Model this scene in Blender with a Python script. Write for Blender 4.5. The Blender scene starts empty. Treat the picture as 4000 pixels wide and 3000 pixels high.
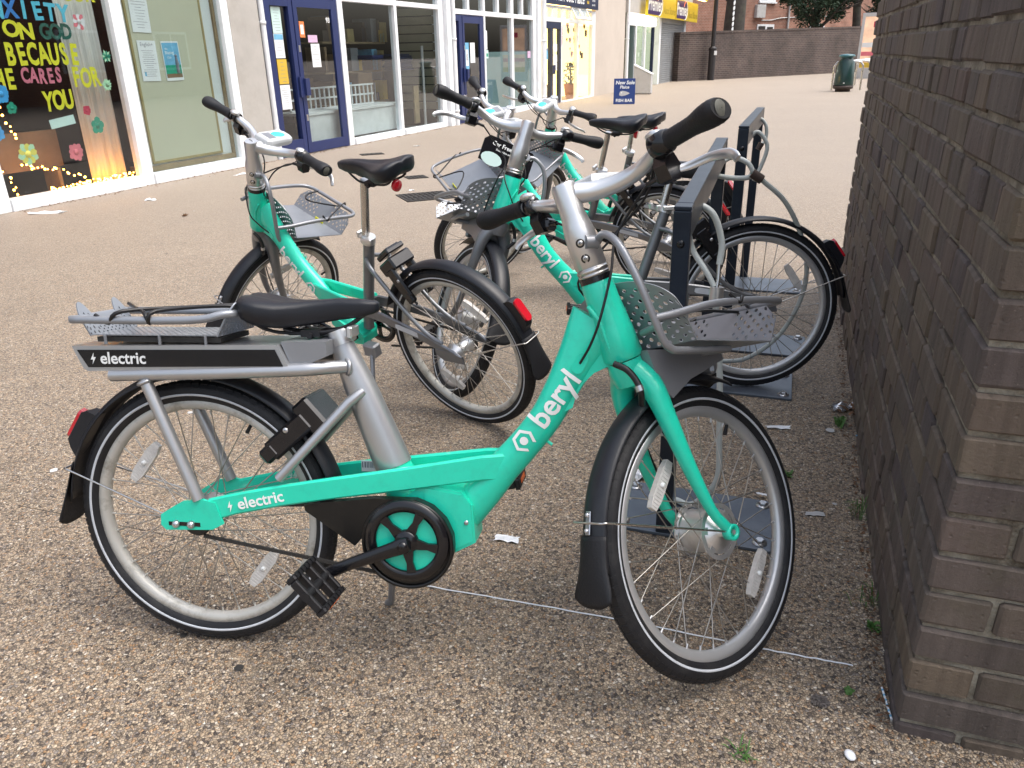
import bpy, math, random
from mathutils import Vector, Matrix, Euler, noise
R_ = math.radians
sc = bpy.context.scene
# ------------------------------------------------------------------ camera
CAM_H = 1.2
_p = R_(23.1); _r = R_(-1.2)
_up = Vector((0, math.sin(_p), math.cos(_p))); _fw = Vector((0, math.cos(_p), -math.sin(_p))); _rt = Vector((1, 0, 0))
_R = _rt * math.cos(_r) + _up * math.sin(_r)
_U = -_rt * math.sin(_r) + _up * math.cos(_r)
cd = bpy.data.cameras.new("camera"); cam = bpy.data.objects.new("camera", cd)
sc.collection.objects.link(cam); sc.camera = cam
cam.matrix_world = Matrix(((_R.x, _U.x, -_fw.x, 0), (_R.y, _U.y, -_fw.y, 0), (_R.z, _U.z, -_fw.z, CAM_H), (0, 0, 0, 1)))
cd.sensor_width = 36; cd.lens = 3027 / 4000 * 36; cd.clip_start = 0.05; cd.clip_end = 600
# ------------------------------------------------------------------ world, sun, exposure
SUN_EL, SUN_AZ = 64, 100     # azimuth measured clockwise from +y
w = bpy.data.worlds.new("World"); sc.world = w; w.use_nodes = True
nt = w.node_tree; nt.nodes.clear()
sky = nt.nodes.new('ShaderNodeTexSky'); sky.sky_type = 'NISHITA'; sky.sun_disc = False
sky.sun_elevation = R_(SUN_EL); sky.sun_rotation = R_(SUN_AZ); sky.dust_density = 6; sky.air_density = 1.3; sky.ozone_density = 1.5
hs = nt.nodes.new('ShaderNodeHueSaturation'); hs.inputs['Saturation'].default_value = 0.6
bg = nt.nodes.new('ShaderNodeBackground'); bg.inputs[1].default_value = 0.15
wo = nt.nodes.new('ShaderNodeOutputWorld')
nt.links.new(sky.outputs[0], hs.inputs['Color']); nt.links.new(hs.outputs[0], bg.inputs[0]); nt.links.new(bg.outputs[0], wo.inputs[0])
sl = bpy.data.lights.new("sun", 'SUN'); sl.energy = 0.6; sl.angle = R_(42); sl.color = (1.0, 0.98, 0.96)
sun = bpy.data.objects.new("sun", sl); sc.collection.objects.link(sun)
_sd = Vector((math.sin(R_(SUN_AZ)) * math.cos(R_(SUN_EL)), math.cos(R_(SUN_AZ)) * math.cos(R_(SUN_EL)), math.sin(R_(SUN_EL))))
sun.rotation_euler = _sd.to_track_quat('Z', 'Y').to_euler(); sun.location = (0, 0, 20)
sc.view_settings.view_transform = 'Standard'; sc.view_settings.look = 'None'; sc.view_settings.gamma = 1
sc.view_settings.exposure = 1.10; sc.view_settings.use_curve_mapping = False
sc.render.engine = 'CYCLES'
sc.cycles.max_bounces = 8; sc.cycles.diffuse_bounces = 3; sc.cycles.glossy_bounces = 4; sc.cycles.transmission_bounces = 6; sc.cycles.transparent_max_bounces = 12
sc.cycles.use_denoising = True
sc.cycles.sample_clamp_indirect = 4
rnd = random.Random(7)

# ------------------------------------------------------------------ materials
MAT = {}
def nn(t, k, **kw):
    n = t.nodes.new(k)
    for a, b in kw.items():
        if a.startswith('i_'): n.inputs[a[2:].replace('_', ' ')].default_value = b
        else: setattr(n, a, b)
    return n
def M(name, col, rough=.5, metal=0., var=.12, vs=6., bump=0., bs=120., coat=0., spec=.5, emit=None, es=0., dirt=None, da=.5, ds=5., rv=.08, alpha=1., trans=0., ior=1.45, sat=None):
    """One procedural Principled material: base colour broken up by noise, optional dirt colour, fine bump."""
    m = bpy.data.materials.new(name); m.use_nodes = True; t = m.node_tree; b = t.nodes['Principled BSDF']
    tc = nn(t, 'ShaderNodeTexCoord'); c4 = (*col, 1)
    n1 = nn(t, 'ShaderNodeTexNoise', i_Scale=vs, i_Detail=5., i_Roughness=.6); t.links.new(tc.outputs['Object'], n1.inputs['Vector'])
    mr = nn(t, 'ShaderNodeMapRange'); mr.inputs['From Min'].default_value = .25; mr.inputs['From Max'].default_value = .75
    mr.inputs['To Min'].default_value = 1 - var; mr.inputs['To Max'].default_value = 1 + var; t.links.new(n1.outputs['Fac'], mr.inputs['Value'])
    vm = nn(t, 'ShaderNodeVectorMath', operation='SCALE'); vm.inputs[0].default_value = col; t.links.new(mr.outputs[0], vm.inputs['Scale'])
    out = vm.outputs[0]
    if dirt:
        n2 = nn(t, 'ShaderNodeTexNoise', i_Scale=ds, i_Detail=8., i_Roughness=.7); t.links.new(tc.outputs['Object'], n2.inputs['Vector'])
        r2 = nn(t, 'ShaderNodeMapRange'); r2.inputs['From Min'].default_value = .5; r2.inputs['From Max'].default_value = .72; r2.inputs['To Max'].default_value = da
        t.links.new(n2.outputs['Fac'], r2.inputs['Value'])
        mx = nn(t, 'ShaderNodeMix', data_type='RGBA'); mx.inputs[7].default_value = (*dirt, 1)
        t.links.new(r2.outputs[0], mx.inputs[0]); t.links.new(out, mx.inputs[6]); out = mx.outputs[2]
    t.links.new(out, b.inputs['Base Color'])
    rr = nn(t, 'ShaderNodeMapRange'); rr.inputs['To Min'].default_value = max(.02, rough - rv); rr.inputs['To Max'].default_value = min(1, rough + rv)
    t.links.new(n1.outputs['Fac'], rr.inputs['Value']); t.links.new(rr.outputs[0], b.inputs['Roughness'])
    b.inputs['Metallic'].default_value = metal; b.inputs['Coat Weight'].default_value = coat; b.inputs['Coat Roughness'].default_value = .08
    b.inputs['Specular IOR Level'].default_value = spec; b.inputs['Transmission Weight'].default_value = trans; b.inputs['IOR'].default_value = ior
    b.inputs['Alpha'].default_value = alpha
    if bump:
        nb = nn(t, 'ShaderNodeTexNoise', i_Scale=bs, i_Detail=3.); t.links.new(tc.outputs['Object'], nb.inputs['Vector'])
        bp = nn(t, 'ShaderNodeBump', i_Strength=bump, i_Distance=.002); t.links.new(nb.outputs['Fac'], bp.inputs['Height']); t.links.new(bp.outputs[0], b.inputs['Normal'])
    if emit:
        b.inputs['Emission Color'].default_value = (*emit, 1); b.inputs['Emission Strength'].default_value = es
    MAT[name] = m; return m
def hexc(h):
    v = [int(h[i:i + 2], 16) / 255 for i in (0, 2, 4)]
    return tuple((x / 12.92 if x < .04045 else ((x + .055) / 1.055) ** 2.4) for x in v)
M('green', (.016, .64, .44), rough=.3, var=.04, coat=.45, dirt=(.03, .25, .17), da=.2, ds=34, bump=.05, bs=300)
M('green_dirty', (.02, .33, .21), rough=.45, var=.15, dirt=(.03, .05, .035), da=.9, ds=60)
M('silver', (.46, .47, .485), rough=.33, metal=.75, var=.05, bump=.05, bs=700, rv=.06)
M('bar_silver', (.66, .665, .67), rough=.3, metal=.8, var=.05, rv=.05)
M('grey_paint', (.19, .20, .215), rough=.34, metal=.55, var=.08, coat=.2, dirt=(.12, .11, .10), da=.4, ds=20)
M('rack_grey', (.27, .28, .30), rough=.38, metal=.5, var=.08)
M('plate_grey', (.28, .30, .33), rough=.4, metal=.45, var=.06, dirt=(.2, .2, .2), da=.3, ds=15)
M('rim', (.52, .51, .47), rough=.5, metal=.35, var=.15, dirt=(.20, .18, .14), da=.8, ds=22, bump=.2, bs=150)
M('rim_clean', (.55, .56, .57), rough=.36, metal=.6, var=.06)
M('steel', (.6, .59, .57), rough=.28, metal=1., var=.1)
M('spoke', (.42, .40, .37), rough=.38, metal=.9, var=.25, vs=20)
M('alloy', (.72, .72, .72), rough=.35, metal=.8, var=.08, dirt=(.45, .44, .42), da=.5, ds=30)
M('tyre', (.009, .0095, .012), rough=.6, var=.3, vs=14, bump=.5, bs=90, dirt=(.045, .043, .04), da=.4, ds=16)
M('stripe', (.55, .58, .62), rough=.35, var=.1, vs=30)
M('fender', (.009, .0105, .015), rough=.4, var=.15, bump=.12, bs=500, dirt=(.05, .05, .048), da=.3, ds=8)
M('rubber', (.009, .0095, .012), rough=.6, var=.2, bump=.4, bs=260)
M('black', (.006, .006, .008), rough=.25, var=.2, coat=.3)
M('black_matt', (.009, .009, .011), rough=.5, var=.2, bump=.15, bs=300)
M('guard_black', (.006, .006, .006), rough=.3, var=.3, dirt=(.03, .026, .02), da=.5, ds=18)
M('saddle', (.008, .0095, .014), rough=.36, var=.15, bump=.35, bs=900)
M('red_lens', (.50, .012, .025), rough=.15, var=.15, coat=1., emit=(.5, .0, .01), es=.05)
M('reflector', (.78, .76, .73), rough=.15, var=.15, vs=60, trans=.3, ior=1.3, bump=.1, bs=200)
M('white_case', (.52, .54, .55), rough=.35, var=.04)
M('teal', (.04, .62, .56), rough=.25, coat=.5, var=.15)
M('text_white', (.82, .84, .83), rough=.45, var=.03)
M('text_mint', (.42, .75, .66), rough=.5, var=.1)
M('text_grey', (.42, .43, .45), rough=.5, var=.05)
M('yellow', (.72, .70, .02), rough=.5)
M('orange', (.8, .16, .03), rough=.4)
M('sleeve', (.47, .51, .50), rough=.4, var=.1, bump=.3, bs=300)
M('post_blue', (.022, .030, .045), rough=.34, metal=.3, var=.15, dirt=(.09, .10, .12), da=.25, ds=7)
M('base_plate', (.10, .12, .15), rough=.42, metal=.45, var=.25, dirt=(.22, .23, .25), da=.4, ds=9)
M('white_frame', (.80, .82, .84), rough=.4, var=.03, dirt=(.45, .45, .42), da=.35, ds=2.2)
M('navy_frame', (.020, .032, .115), rough=.35, var=.1)
M('concrete', (.42, .40, .37), rough=.85, var=.12, vs=3, bump=.3, bs=60, dirt=(.28, .25, .21), da=.5, ds=1.4)
M('render_wall', (.52, .46, .40), rough=.85, var=.06, vs=1.3, bump=.3, bs=60, dirt=(.38, .33, .28), da=.4, ds=.9)
M('wood', (.27, .20, .11), rough=.6, var=.25, vs=9)
M('gold_trim', (.30, .24, .10), rough=.5, var=.2, vs=9)
M('cream_panel', (.50, .50, .38), rough=.7, var=.05, vs=2, dirt=(.42, .42, .34), da=.4, ds=2)
M('pale_panel', (.62, .66, .66), rough=.6, var=.04)
M('paper', (.76, .78, .79), rough=.7, var=.03)
M('paper_mint', (.55, .72, .68), rough=.7, var=.06)
M('paper_blue', (.16, .42, .62), rough=.6, var=.2, vs=20)
M('paper_yellow', (.62, .42, .05), rough=.6, var=.05)
M('paper_pink', (.65, .45, .62), rough=.6)
M('paper_orange', (.75, .22, .06), rough=.6)
M('print_grey', (.22, .23, .26), rough=.7)
M('interior_dark', (.030, .024, .022), rough=.8, var=.3, vs=2)
M('interior_floor', (.05, .045, .045), rough=.6, var=.2)
M('interior_brown', (.20, .13, .075), rough=.7, var=.2)
M('interior_beige', (.35, .31, .22), rough=.8, var=.1)
M('interior_white', (.62, .64, .64), rough=.7)
M('interior_frost', (.20, .30, .30), rough=.6, var=.06)
M('curtain', (.70, .68, .65), rough=.8, var=.05, vs=4)
M('letter_yellow', (.72, .68, .03), rough=.6, var=.06, vs=30)
M('letter_cyan', (.10, .50, .66), rough=.6, var=.08, vs=30)
M('letter_blue', (.03, .20, .55), rough=.6)
M('letter_pink', (.62, .18, .25), rough=.6)
M('letter_green', (.012, .10, .075), rough=.7)
M('petal_green', (.01, .30, .19), rough=.6)
M('petal_mint', (.45, .72, .48), rough=.6)
M('petal_white', (.75, .76, .78), rough=.6)
M('petal_pink', (.72, .18, .22), rough=.6)
M('petal_red', (.50, .02, .07), rough=.6)
M('petal_blue', (.05, .35, .72), rough=.6)
M('petal_yellow', (.75, .68, .12), rough=.6)
M('fairy', (1, .6, .2), emit=(1.0, .33, .04), es=30.)
M('lit_wall', (.85, .66, .38), rough=.8, var=.05, vs=1.5, emit=(1., .72, .28), es=1.9)  # fish bar walls: interior lighting put into the wall colour as emission
M('lit_green', (.50, .55, .42), rough=.8, emit=(.85, .92, .66), es=.5, var=.4, vs=2)  # food store walls: glow added to the material to show a lit room
M('lamp_white', (1, 1, 1), emit=(1., .97, .85), es=5.)
M('lamp_warm', (1, .8, .5), emit=(1., .70, .25), es=3.)
M('shutter', (.36, .38, .40), rough=.4, metal=.5, var=.12, vs=4, dirt=(.25, .25, .25), da=.5, ds=2)
M('sign_yellow', (.62, .45, .02), rough=.4, var=.05, vs=2)
M('sign_gold', (.40, .29, .015), rough=.5)
M('sign_purple', (.045, .018, .11), rough=.35)
M('sign_navy', (.010, .018, .055), rough=.4)
M('board_navy', (.018, .045, .19), rough=.4, var=.08)
M('bin_green', (.006, .035, .032), rough=.35, coat=.3, var=.15, vs=3)
M('bin_teal', (.03, .12, .14), rough=.3, coat=.3)
M('plastic_grey', (.50, .50, .50), rough=.5, var=.08, vs=3, dirt=(.3, .29, .27), da=.4, ds=4)
M('lamp_post', (.02, .018, .02), rough=.5)
M('bark', (.060, .052, .045), rough=.9, var=.35, vs=5, bump=.6, bs=18, dirt=(.10, .11, .07), da=.5, ds=2)
M('leaf_dark', (.028, .055, .028), rough=.65, var=.45, vs=3)
M('leaf_mid', (.045, .080, .035), rough=.6, var=.4, vs=4)
M('weed', (.07, .16, .035), rough=.6, var=.4, vs=40)
M('dead_leaf', (.14, .075, .04), rough=.8, var=.4, vs=60)
M('upvc', (.75, .77, .80), rough=.35)
M('roof_tile', (.09, .06, .05), rough=.8, var=.3)
M('litter', (.80, .82, .85), rough=.6, var=.06, vs=30)
M('foil', (.7, .72, .75), rough=.25, metal=.8, var=.2, vs=60)
M('iron', (.05, .048, .046), rough=.6, metal=.5, var=.3, vs=20)
M('poster', (.70, .45, .30), rough=.4, var=.6, vs=1.6, emit=(.9, .6, .42), es=.25)
M('terracotta', (.30, .12, .06), rough=.7)
M('chair_dark', (.05, .035, .03), rough=.5)
M('grip_cap', (.10, .10, .085), rough=.6, var=.3, vs=90)
M('cable_black', (.010, .010, .011), rough=.35)
M('bolt', (.55, .56, .58), rough=.3, metal=.9, var=.15, vs=40)

def glass_mat(name, tint, refl=.10):
    m = bpy.data.materials.new(name); m.use_nodes = True; t = m.node_tree; t.nodes.clear()
    o = nn(t, 'ShaderNodeOutputMaterial'); tr = nn(t, 'ShaderNodeBsdfTransparent'); tr.inputs[0].default_value = (*tint, 1)
    g = nn(t, 'ShaderNodeBsdfGlossy'); g.inputs['Roughness'].default_value = .02; g.inputs[0].default_value = (.95, .97, 1, 1)
    fr = nn(t, 'ShaderNodeFresnel'); fr.inputs[0].default_value = 1.5
    ad = nn(t, 'ShaderNodeMath', operation='MULTIPLY_ADD'); ad.inputs[1].default_value = 1.5; ad.inputs[2].default_value = refl * .2
    ad.use_clamp = True
    mx = nn(t, 'ShaderNodeMixShader'); gg = nn(t, 'ShaderNodeNewGeometry'); inv = nn(t, 'ShaderNodeMath', operation='SUBTRACT'); inv.inputs[0].default_value = 1.; t.links.new(gg.outputs['Backfacing'], inv.inputs[1]); mb_ = nn(t, 'ShaderNodeMath', operation='MULTIPLY'); t.links.new(ad.outputs[0], mb_.inputs[0]); t.links.new(inv.outputs[0], mb_.inputs[1])
    t.links.new(fr.outputs[0], ad.inputs[0]); t.links.new(mb_.outputs[0], mx.inputs[0]); t.links.new(tr.outputs[0], mx.inputs[1]); t.links.new(g.outputs[0], mx.inputs[2]); t.links.new(mx.outputs[0], o.inputs[0])
    MAT[name] = m
glass_mat('glass', (.86, .9, .9)); glass_mat('glass_frost', (.5, .62, .62))

def ground_mat():
    m = bpy.data.materials.new('resin_gravel'); m.use_nodes = True; t = m.node_tree; b = t.nodes['Principled BSDF']
    tc = nn(t, 'ShaderNodeTexCoord')
    wn = nn(t, 'ShaderNodeTexNoise', i_Scale=160., i_Detail=2.); t.links.new(tc.outputs['Object'], wn.inputs['Vector'])
    vs_ = nn(t, 'ShaderNodeVectorMath', operation='MULTIPLY_ADD'); vs_.inputs[1].default_value = (.0035, .0035, 0); t.links.new(wn.outputs['Color'], vs_.inputs[0]); t.links.new(tc.outputs['Object'], vs_.inputs[2])
    vo = nn(t, 'ShaderNodeTexVoronoi', i_Scale=165., i_Randomness=1.); t.links.new(vs_.outputs[0], vo.inputs['Vector'])
    ve = nn(t, 'ShaderNodeTexVoronoi', i_Scale=165., feature='DISTANCE_TO_EDGE'); t.links.new(vs_.outputs[0], ve.inputs['Vector'])
    sp = nn(t, 'ShaderNodeSeparateColor'); t.links.new(vo.outputs['Color'], sp.inputs[0])
    cr = nn(t, 'ShaderNodeValToRGB'); e = cr.color_ramp; e.interpolation = 'LINEAR'
    stops = [(0, (.055, .045, .041)), (.12, (.14, .112, .088)), (.28, (.25, .192, .137)), (.42, (.34, .265, .185)), (.55, (.22, .192, .17)), (.68, (.38, .30, .213)), (.82, (.46, .375, .275)), (.92, (.31, .19, .10)), (1, (.60, .55, .47))]
    while len(e.elements) > 1: e.elements.remove(e.elements[-1])
    e.elements[0].position = 0; e.elements[0].color = (*stops[0][1], 1)
    for p, c in stops[1:]:
        x = e.elements.new(p); x.color = (*c, 1)
    t.links.new(sp.outputs[0], cr.inputs[0])
    # dark binder between the stones
    em = nn(t, 'ShaderNodeMapRange'); em.inputs['From Min'].default_value = .0; em.inputs['From Max'].default_value = .16; em.inputs['To Min'].default_value = .30; em.inputs['To Max'].default_value = 1.2
    t.links.new(ve.outputs['Distance'], em.inputs['Value'])
    sc1 = nn(t, 'ShaderNodeVectorMath', operation='SCALE'); t.links.new(cr.outputs[0], sc1.inputs[0]); t.links.new(em.outputs[0], sc1.inputs['Scale'])
    # broad stains and wear
    n1 = nn(t, 'ShaderNodeTexNoise', i_Scale=.7, i_Detail=8., i_Roughness=.62); t.links.new(tc.outputs['Object'], n1.inputs['Vector'])
    m1 = nn(t, 'ShaderNodeMapRange'); m1.inputs['From Min'].default_value = .3; m1.inputs['From Max'].default_value = .7; m1.inputs['To Min'].default_value = .84; m1.inputs['To Max'].default_value = 1.15
    t.links.new(n1.outputs['Fac'], m1.inputs['Value'])
    sc2 = nn(t, 'ShaderNodeVectorMath', operation='SCALE'); t.links.new(sc1.outputs[0], sc2.inputs[0]); t.links.new(m1.outputs[0], sc2.inputs['Scale'])
    n2 = nn(t, 'ShaderNodeTexNoise', i_Scale=5., i_Detail=7., i_Roughness=.7); t.links.new(tc.outputs['Object'], n2.inputs['Vector'])
    m2 = nn(t, 'ShaderNodeMapRange'); m2.inputs['From Min'].default_value = .56; m2.inputs['From Max'].default_value = .74; m2.inputs['To Max'].default_value = .42; t.links.new(n2.outputs['Fac'], m2.inputs['Value'])
    mx = nn(t, 'ShaderNodeMix', data_type='RGBA'); mx.inputs[7].default_value = (.10, .095, .075, 1); t.links.new(m2.outputs[0], mx.inputs[0]); t.links.new(sc2.outputs[0], mx.inputs[6])
    # paler tan blended in gradually towards the far part of the walkway
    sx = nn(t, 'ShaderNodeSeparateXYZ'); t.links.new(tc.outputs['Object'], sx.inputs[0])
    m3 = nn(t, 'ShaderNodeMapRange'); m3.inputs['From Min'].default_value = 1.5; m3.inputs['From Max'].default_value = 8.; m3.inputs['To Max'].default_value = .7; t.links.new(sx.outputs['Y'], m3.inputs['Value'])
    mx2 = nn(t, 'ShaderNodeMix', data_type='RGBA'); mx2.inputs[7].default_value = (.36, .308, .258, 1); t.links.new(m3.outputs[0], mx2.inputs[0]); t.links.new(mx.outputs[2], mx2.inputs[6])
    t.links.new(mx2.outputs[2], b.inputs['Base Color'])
    b.inputs['Roughness'].default_value = .62; b.inputs['Specular IOR Level'].default_value = .35
    bp = nn(t, 'ShaderNodeBump', i_Strength=.9, i_Distance=.0025); 
    mh = nn(t, 'ShaderNodeMapRange'); mh.inputs['From Max'].default_value = .35; t.links.new(ve.outputs['Distance'], mh.inputs['Value'])
    t.links.new(mh.outputs[0], bp.inputs['Height']); t.links.new(bp.outputs[0], b.inputs['Normal'])
    MAT['ground'] = m
ground_mat()

def brick_piece_mat():
    m = bpy.data.materials.new('old_brick'); m.use_nodes = True; t = m.node_tree; b = t.nodes['Principled BSDF']
    ge = nn(t, 'ShaderNodeNewGeometry'); oi = nn(t, 'ShaderNodeObjectInfo')
    cr = nn(t, 'ShaderNodeValToRGB'); e = cr.color_ramp
    cols = [(.108, .081, .068), (.126, .098, .074), (.082, .066, .066), (.135, .104, .074), (.100, .082, .072), (.112, .080, .066)]
    e.elements[0].color = (*cols[0], 1); e.elements[1].color = (*cols[-1], 1)
    for i, c in enumerate(cols[1:-1]):
        x = e.elements.new((i + 1) / 5); x.color = (*c, 1)
    ri = nn(t, 'ShaderNodeMath', operation='ADD'); t.links.new(oi.outputs['Random'], ri.inputs[0]); t.links.new(ge.outputs['Random Per Island'], ri.inputs[1])
    fr = nn(t, 'ShaderNodeMath', operation='FRACT'); t.links.new(ri.outputs[0], fr.inputs[0]); t.links.new(fr.outputs[0], cr.inputs[0])
    # weather-streaks run down the wall: noise stretched in z (world position)
    mp = nn(t, 'ShaderNodeMapping'); mp.inputs['Scale'].default_value = (30, 30, 2.2); t.links.new(ge.outputs['Position'], mp.inputs[0])
    ns = nn(t, 'ShaderNodeTexNoise', i_Scale=1., i_Detail=6., i_Roughness=.6); t.links.new(mp.outputs[0], ns.inputs['Vector'])
    ms = nn(t, 'ShaderNodeMapRange'); ms.inputs['From Min'].default_value = .3; ms.inputs['From Max'].default_value = .72; ms.inputs['To Min'].default_value = .7; ms.inputs['To Max'].default_value = 1.45; t.links.new(ns.outputs['Fac'], ms.inputs['Value'])
    sc1 = nn(t, 'ShaderNodeVectorMath', operation='SCALE'); t.links.new(cr.outputs[0], sc1.inputs[0]); t.links.new(ms.outputs[0], sc1.inputs['Scale'])
    # pale grit specks
    vo = nn(t, 'ShaderNodeTexVoronoi', i_Scale=120.); t.links.new(ge.outputs['Position'], vo.inputs['Vector'])
    mv = nn(t, 'ShaderNodeMapRange'); mv.inputs['From Min'].default_value = .16; mv.inputs['From Max'].default_value = .08; mv.inputs['To Max'].default_value = .8; t.links.new(vo.outputs['Distance'], mv.inputs['Value'])
    sp = nn(t, 'ShaderNodeSeparateColor'); t.links.new(vo.outputs['Color'], sp.inputs[0])
    gt = nn(t, 'ShaderNodeMath', operation='GREATER_THAN'); gt.inputs[1].default_value = .72; t.links.new(sp.outputs[0], gt.inputs[0])
    mu = nn(t, 'ShaderNodeMath', operation='MULTIPLY'); t.links.new(mv.outputs[0], mu.inputs[0]); t.links.new(gt.outputs[0], mu.inputs[1])
    mx = nn(t, 'ShaderNodeMix', data_type='RGBA'); mx.inputs[7].default_value = (.21, .17, .145, 1); t.links.new(mu.outputs[0], mx.inputs[0]); t.links.new(sc1.outputs[0], mx.inputs[6])
    # mossy / limy dirt
    n2 = nn(t, 'ShaderNodeTexNoise', i_Scale=6., i_Detail=8., i_Roughness=.65); t.links.new(ge.outputs['Position'], n2.inputs['Vector'])
    m2 = nn(t, 'ShaderNodeMapRange'); m2.inputs['From Min'].default_value = .52; m2.inputs['From Max'].default_value = .75; m2.inputs['To Max'].default_value = .55; t.links.new(n2.outputs['Fac'], m2.inputs['Value'])
    mx3 = nn(t, 'ShaderNodeMix', data_type='RGBA'); mx3.inputs[7].default_value = (.105, .095, .06, 1); t.links.new(m2.outputs[0], mx3.inputs[0]); t.links.new(mx.outputs[2], mx3.inputs[6])
    t.links.new(mx3.outputs[2], b.inputs['Base Color']); b.inputs['Roughness'].default_value = .82
    nb = nn(t, 'ShaderNodeTexNoise', i_Scale=70., i_Detail=8., i_Roughness=.75); t.links.new(ge.outputs['Position'], nb.inputs['Vector'])
    vb = nn(t, 'ShaderNodeTexVoronoi', i_Scale=55.); t.links.new(ge.outputs['Position'], vb.inputs['Vector'])
    vm = nn(t, 'ShaderNodeMapRange'); vm.inputs['From Max'].default_value = .22; vm.inputs['To Min'].default_value = -.5; vm.inputs['To Max'].default_value = .0; t.links.new(vb.outputs['Distance'], vm.inputs['Value'])
    ab = nn(t, 'ShaderNodeMath', operation='ADD'); t.links.new(nb.outputs['Fac'], ab.inputs[0]); t.links.new(vm.outputs[0], ab.inputs[1])
    bp = nn(t, 'ShaderNodeBump', i_Strength=1., i_Distance=.004); t.links.new(ab.outputs[0], bp.inputs['Height']); t.links.new(bp.outputs[0], b.inputs['Normal'])
    MAT['brick'] = m
    m = bpy.data.materials.new('mortar'); m.use_nodes = True; t = m.node_tree; b = t.nodes['Principled BSDF']
    ge = nn(t, 'ShaderNodeNewGeometry')
    n1 = nn(t, 'ShaderNodeTexNoise', i_Scale=9., i_Detail=9., i_Roughness=.75); t.links.new(ge.outputs['Position'], n1.inputs['Vector'])
    cr = nn(t, 'ShaderNodeValToRGB'); cr.color_ramp.elements[0].position = .35; cr.color_ramp.elements[0].color = (.07, .055, .038, 1); cr.color_ramp.elements[1].position = .68; cr.color_ramp.elements[1].color = (.38, .35, .28, 1)
    t.links.new(n1.outputs['Fac'], cr.inputs[0]); t.links.new(cr.outputs[0], b.inputs['Base Color']); b.inputs['Roughness'].default_value = .95
    nb = nn(t, 'ShaderNodeTexNoise', i_Scale=120., i_Detail=5.); t.links.new(ge.outputs['Position'], nb.inputs['Vector'])
    bp = nn(t, 'ShaderNodeBump', i_Strength=1., i_Distance=.006); t.links.new(nb.outputs['Fac'], bp.inputs['Height']); t.links.new(bp.outputs[0], b.inputs['Normal'])
    MAT['mortar'] = m
brick_piece_mat()

def brick_tex(name, c1, c2, mortar, scale=1.):
    """Far brickwork: pieces are below the size that can be told apart."""
    m = bpy.data.materials.new(name); m.use_nodes = True; t = m.node_tree; b = t.nodes['Principled BSDF']
    tc = nn(t, 'ShaderNodeTexCoord'); br = nn(t, 'ShaderNodeTexBrick'); br.inputs['Color1'].default_value = (*c1, 1); br.inputs['Color2'].default_value = (*c2, 1); br.inputs['Mortar'].default_value = (*mortar, 1)
    br.inputs['Scale'].default_value = 1.; br.inputs['Brick Width'].default_value = .225 * scale; br.inputs['Row Height'].default_value = .075 * scale; br.inputs['Mortar Size'].default_value = .008 * scale; br.inputs['Mortar Smooth'].default_value = .3
    t.links.new(tc.outputs['UV'], br.inputs['Vector'])
    n1 = nn(t, 'ShaderNodeTexNoise', i_Scale=.9, i_Detail=9., i_Roughness=.65); t.links.new(tc.outputs['Object'], n1.inputs['Vector'])
    m1 = nn(t, 'ShaderNodeMapRange'); m1.inputs['From Min'].default_value = .3; m1.inputs['From Max'].default_value = .7; m1.inputs['To Min'].default_value = .6; m1.inputs['To Max'].default_value = 1.5; t.links.new(n1.outputs['Fac'], m1.inputs['Value'])
    s1 = nn(t, 'ShaderNodeVectorMath', operation='SCALE'); t.links.new(br.outputs['Color'], s1.inputs[0]); t.links.new(m1.outputs[0], s1.inputs['Scale']); t.links.new(s1.outputs[0], b.inputs['Base Color'])
    b.inputs['Roughness'].default_value = .85
    bp = nn(t, 'ShaderNodeBump', i_Strength=.5, i_Distance=.01); bp.invert = True; t.links.new(br.outputs['Fac'], bp.inputs['Height']); t.links.new(bp.outputs[0], b.inputs['Normal'])
    MAT[name] = m
brick_tex('far_brick', (.050, .036, .036), (.075, .052, .046), (.13, .11, .09))
brick_tex('house_brick', (.25, .11, .075), (.30, .14, .095), (.34, .27, .22))

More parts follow.
